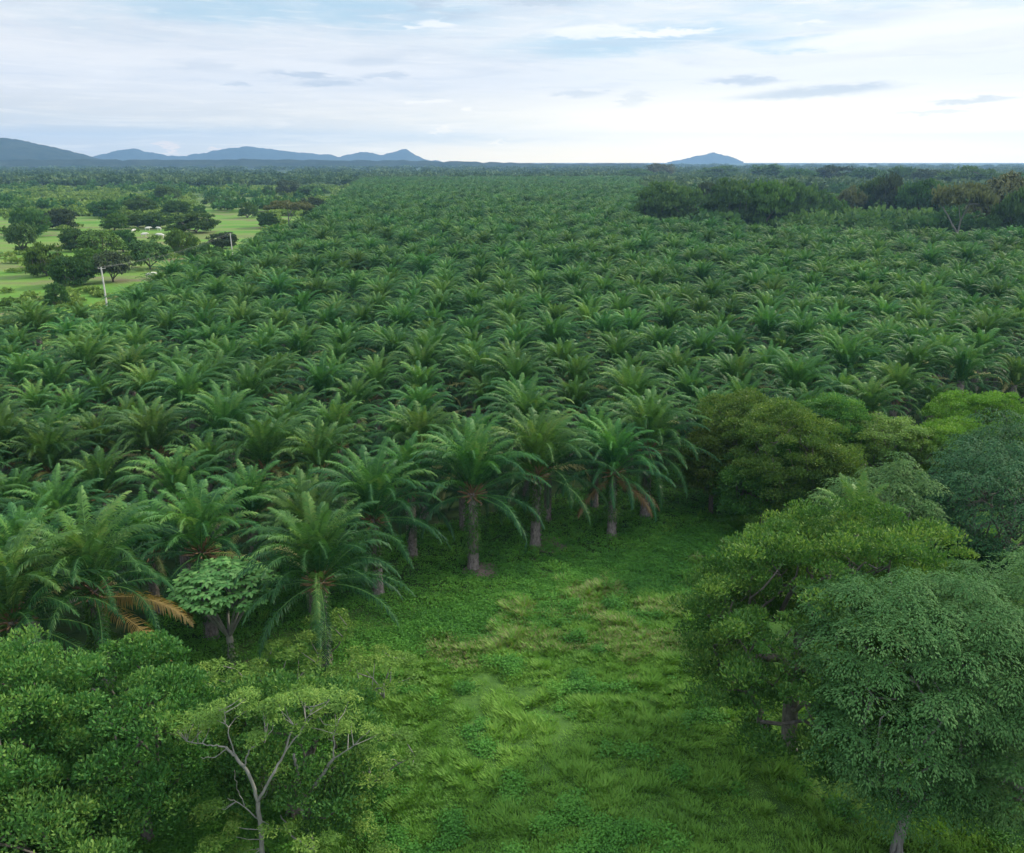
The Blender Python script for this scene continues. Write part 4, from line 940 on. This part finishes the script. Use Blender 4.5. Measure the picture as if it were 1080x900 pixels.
# rings of cleared soil round two palms
def soil_ring(px, py, r, label):
    x, y = P(px, py); m, g = newmat('soil'); nn = g.nt.nodes; t_ = nn.new('ShaderNodeTexCoord')
    p = nn.new('ShaderNodeBsdfPrincipled'); g.put(p.inputs['Base Color'], g.ramp(g.noise(t_.outputs['Object'], 3, 6, .65), [(.3, (.07, .05, .045)), (.7, (.16, .12, .10))])); p.inputs['Roughness'].default_value = .95
    o = nn.new('ShaderNodeOutputMaterial'); g.nt.links.new(p.outputs[0], o.inputs[0])
    mb = MB(); n_ = 40; a = np.arange(n_) * 2 * pi / n_; rr = r * (.85 + .3 * vnoise(np.cos(a) * 2 + 5, np.sin(a) * 2 + 5, .8, 4))
    rim = np.stack([np.cos(a) * rr, np.sin(a) * rr, np.full(n_, .02)], -1); inn = rim * .6; inn[:, 2] = .16; c_ = np.array([[0, 0, .2]])
    j = np.arange(n_); j2 = (j + 1) % n_
    mb.add(np.concatenate([rim, inn, c_]), np.stack([j, j2, n_ + j2, n_ + j], -1), np.stack([n_ + j, n_ + j2, np.full(n_, 2 * n_)], -1))
    o = mb.build('soil_path', m, smooth=True); o.location = (x, y, 0.0); return tag(o, kind='structure')
soil_ring(505, 602, 1.8, ''); soil_ring(578, 574, 1.7, ''); soil_ring(262, 700, 1.6, '')

# ------------------------------------------------------------------ utility poles, posts, cattle
M['concrete'] = bark('pale_pole', (0.42, 0.42, 0.40), (0.62, 0.61, 0.58), 3)
def simple(name, c_, rough=.6):
    m, g = newmat(name); nn = g.nt.nodes; t_ = nn.new('ShaderNodeTexCoord')
    p = nn.new('ShaderNodeBsdfPrincipled'); g.put(p.inputs['Base Color'], g.ramp(g.noise(t_.outputs['Object'], 4, 4, .6), [(.3, tuple(q * .85 for q in c_)), (.7, c_)])); p.inputs['Roughness'].default_value = rough
    o = nn.new('ShaderNodeOutputMaterial'); g.nt.links.new(p.outputs[0], o.inputs[0]); return m
M['wire'] = simple('wire', (.35, .35, .35)); M['ceramic'] = simple('ceramic', (.5, .48, .45), .3)
def pole(px, py, zt, label, name='utility_pole', arm=True):
    x, y = P(px, py, zt); r = link(name, None); r.location = (x, y, 0); tag(r, label, 'pole')
    m_ = MB(); tube(m_, [[0, 0, -.5], [0, 0, zt * .5], [-.1, 0, zt]], [.20, .17, .13], 8); m_.build('shaft', M['concrete'], r, smooth=True)
    if arm:
        m_ = MB(); tube(m_, [[-.8, 0, zt - .3], [.8, 0, zt - .3]], [.05, .05], 4); m_.build('crossarm', M['concrete'], r)
        for sx in (-.72, -.3, .72): m_ = MB(); tube(m_, [[sx, 0, zt - .25], [sx, 0, zt]], [.07, .04], 6); m_.build('insulator', M['ceramic'], r)
    return x, y
pa_ = pole(107, 282, 10.5, 'white utility pole with crossarm standing in the pasture by the palms')
pb2 = pole(243, 246, 9.0, 'short pale pole at the palm edge beside the dull low tree', arm=False)
pole(315, 236, 8.0, 'thin pale post right of the grey umbrella tree trunk', 'post', arm=False)
m_ = MB()
for sx in (-.72, -.3, .72):
    u = np.linspace(0, 1, 14); A0 = np.array([pa_[0] + sx, pa_[1], 10.5]); B0 = np.array([pb2[0] + sx, pb2[1], 9.0]); pp = A0 + (B0 - A0) * u[:, None]; pp[:, 2] -= 5.2 * u * (1 - u); tube(m_, pp, .013, 3)
tag(m_.build('power_line', M['wire']), 'thin wires sagging from the white utility pole to the short pale pole', 'wires')

M['cow'] = simple('cattle_hide', (.72, .69, .62), .8)
def cow_mesh():
    V_ = [(0, 0, 1.15), (.75, 0, 1.22), (-.75, 0, 1.2), (1.15, 0, 1.4), (1.5, 0, 1.25), (1.75, 0, 1.05),
          (.7, .22, .95), (.7, .22, .5), (.72, .22, .03), (.7, -.22, .95), (.62, -.22, .5), (.6, -.22, .03),
          (-.78, .24, .95), (-.9, .24, .5), (-.82, .24, .03), (-.78, -.24, .95), (-.84, -.24, .5), (-.72, -.24, .03), (-1.05, 0, 1.2), (-1.15, 0, .6),
          (1.38, .2, 1.42), (1.38, -.2, 1.42)]
    E_ = [(0, 1), (0, 2), (1, 3), (3, 4), (4, 5), (1, 6), (6, 7), (7, 8), (1, 9), (9, 10), (10, 11), (2, 12), (12, 13), (13, 14), (2, 15), (15, 16), (16, 17), (2, 18), (18, 19), (4, 20), (4, 21)]
    R_ = [.42, .36, .34, .24, .17, .11, .16, .08, .06, .16, .08, .06, .18, .09, .06, .18, .09, .06, .06, .03, .05, .05]
    me = bpy.data.meshes.new('cow'); me.from_pydata(V_, E_, []); o = bpy.data.objects.new('tmp_cow', me); COL.objects.link(o)
    sk = o.modifiers.new('s', 'SKIN'); o.modifiers.new('u', 'SUBSURF').levels = 1
    for q, r in zip(me.skin_vertices[0].data, R_): q.radius = (r, r * 1.05)
    me.skin_vertices[0].data[0].use_root = True
    dg = bpy.context.evaluated_depsgraph_get(); nm = bpy.data.meshes.new_from_object(o.evaluated_get(dg)); bpy.data.objects.remove(o)
    nm.name = 'cow'; nm.materials.clear(); nm.materials.append(M['cow'])
    nm.polygons.foreach_set('use_smooth', np.ones(len(nm.polygons), bool)); return nm
cm = cow_mesh(); cow0 = None
for k, (px, py, rz, lab) in enumerate([(141, 246, 1.2, 'cream cow, leftmost of the small herd in the pasture'), (156, 243.5, .4, 'white cow at the back of the herd, left one of the upper two'),
                                       (168, 243.5, 2.8, 'white cow at the back of the herd, right one of the upper two'), (152, 250, .2, 'white cow in front, left of the largest one'),
                                       (170, 251.5, 3.1, 'large white cow in front at the right of the herd'), (159, 294, .1, 'white cow grazing alone right of the purplish flat tree')]):
    if k == 0: o = cow0 = link('cow', cm)
    else: o = cow0.copy(); COL.objects.link(o)
    x, y = P(px, py); o.location = (x, y, 0.0); o.rotation_euler = (0, 0, rz); o.scale = (1.35,) * 3 if k == 4 else (1.15,) * 3; tag(o, lab, 'cow', 'cattle grazing in the pasture')

# ------------------------------------------------------------------ air
m, g = newmat('air'); pv = g.nt.nodes.new('ShaderNodeVolumePrincipled'); pv.inputs['Color'].default_value = (0.36, 0.62, 1.0, 1); pv.inputs['Density'].default_value = 1.0e-4; pv.inputs['Anisotropy'].default_value = 0.2
o = g.nt.nodes.new('ShaderNodeOutputMaterial'); g.nt.links.new(pv.outputs[0], o.inputs['Volume'])
mb = MB(); X0, X1, Y0, Y1, Z0, Z1 = -10800, 10800, -10800, 10800, -2.2, 330
mb.add([(X0, Y0, Z0), (X1, Y0, Z0), (X1, Y1, Z0), (X0, Y1, Z0), (X0, Y0, Z1), (X1, Y0, Z1), (X1, Y1, Z1), (X0, Y1, Z1)], [(3, 2, 1, 0), (4, 5, 6, 7), (0, 1, 5, 4), (1, 2, 6, 5), (2, 3, 7, 6), (3, 0, 4, 7)])
tag(mb.build('haze', m), 'pale blue air that fades the far trees and hills', 'haze', None, 'stuff')
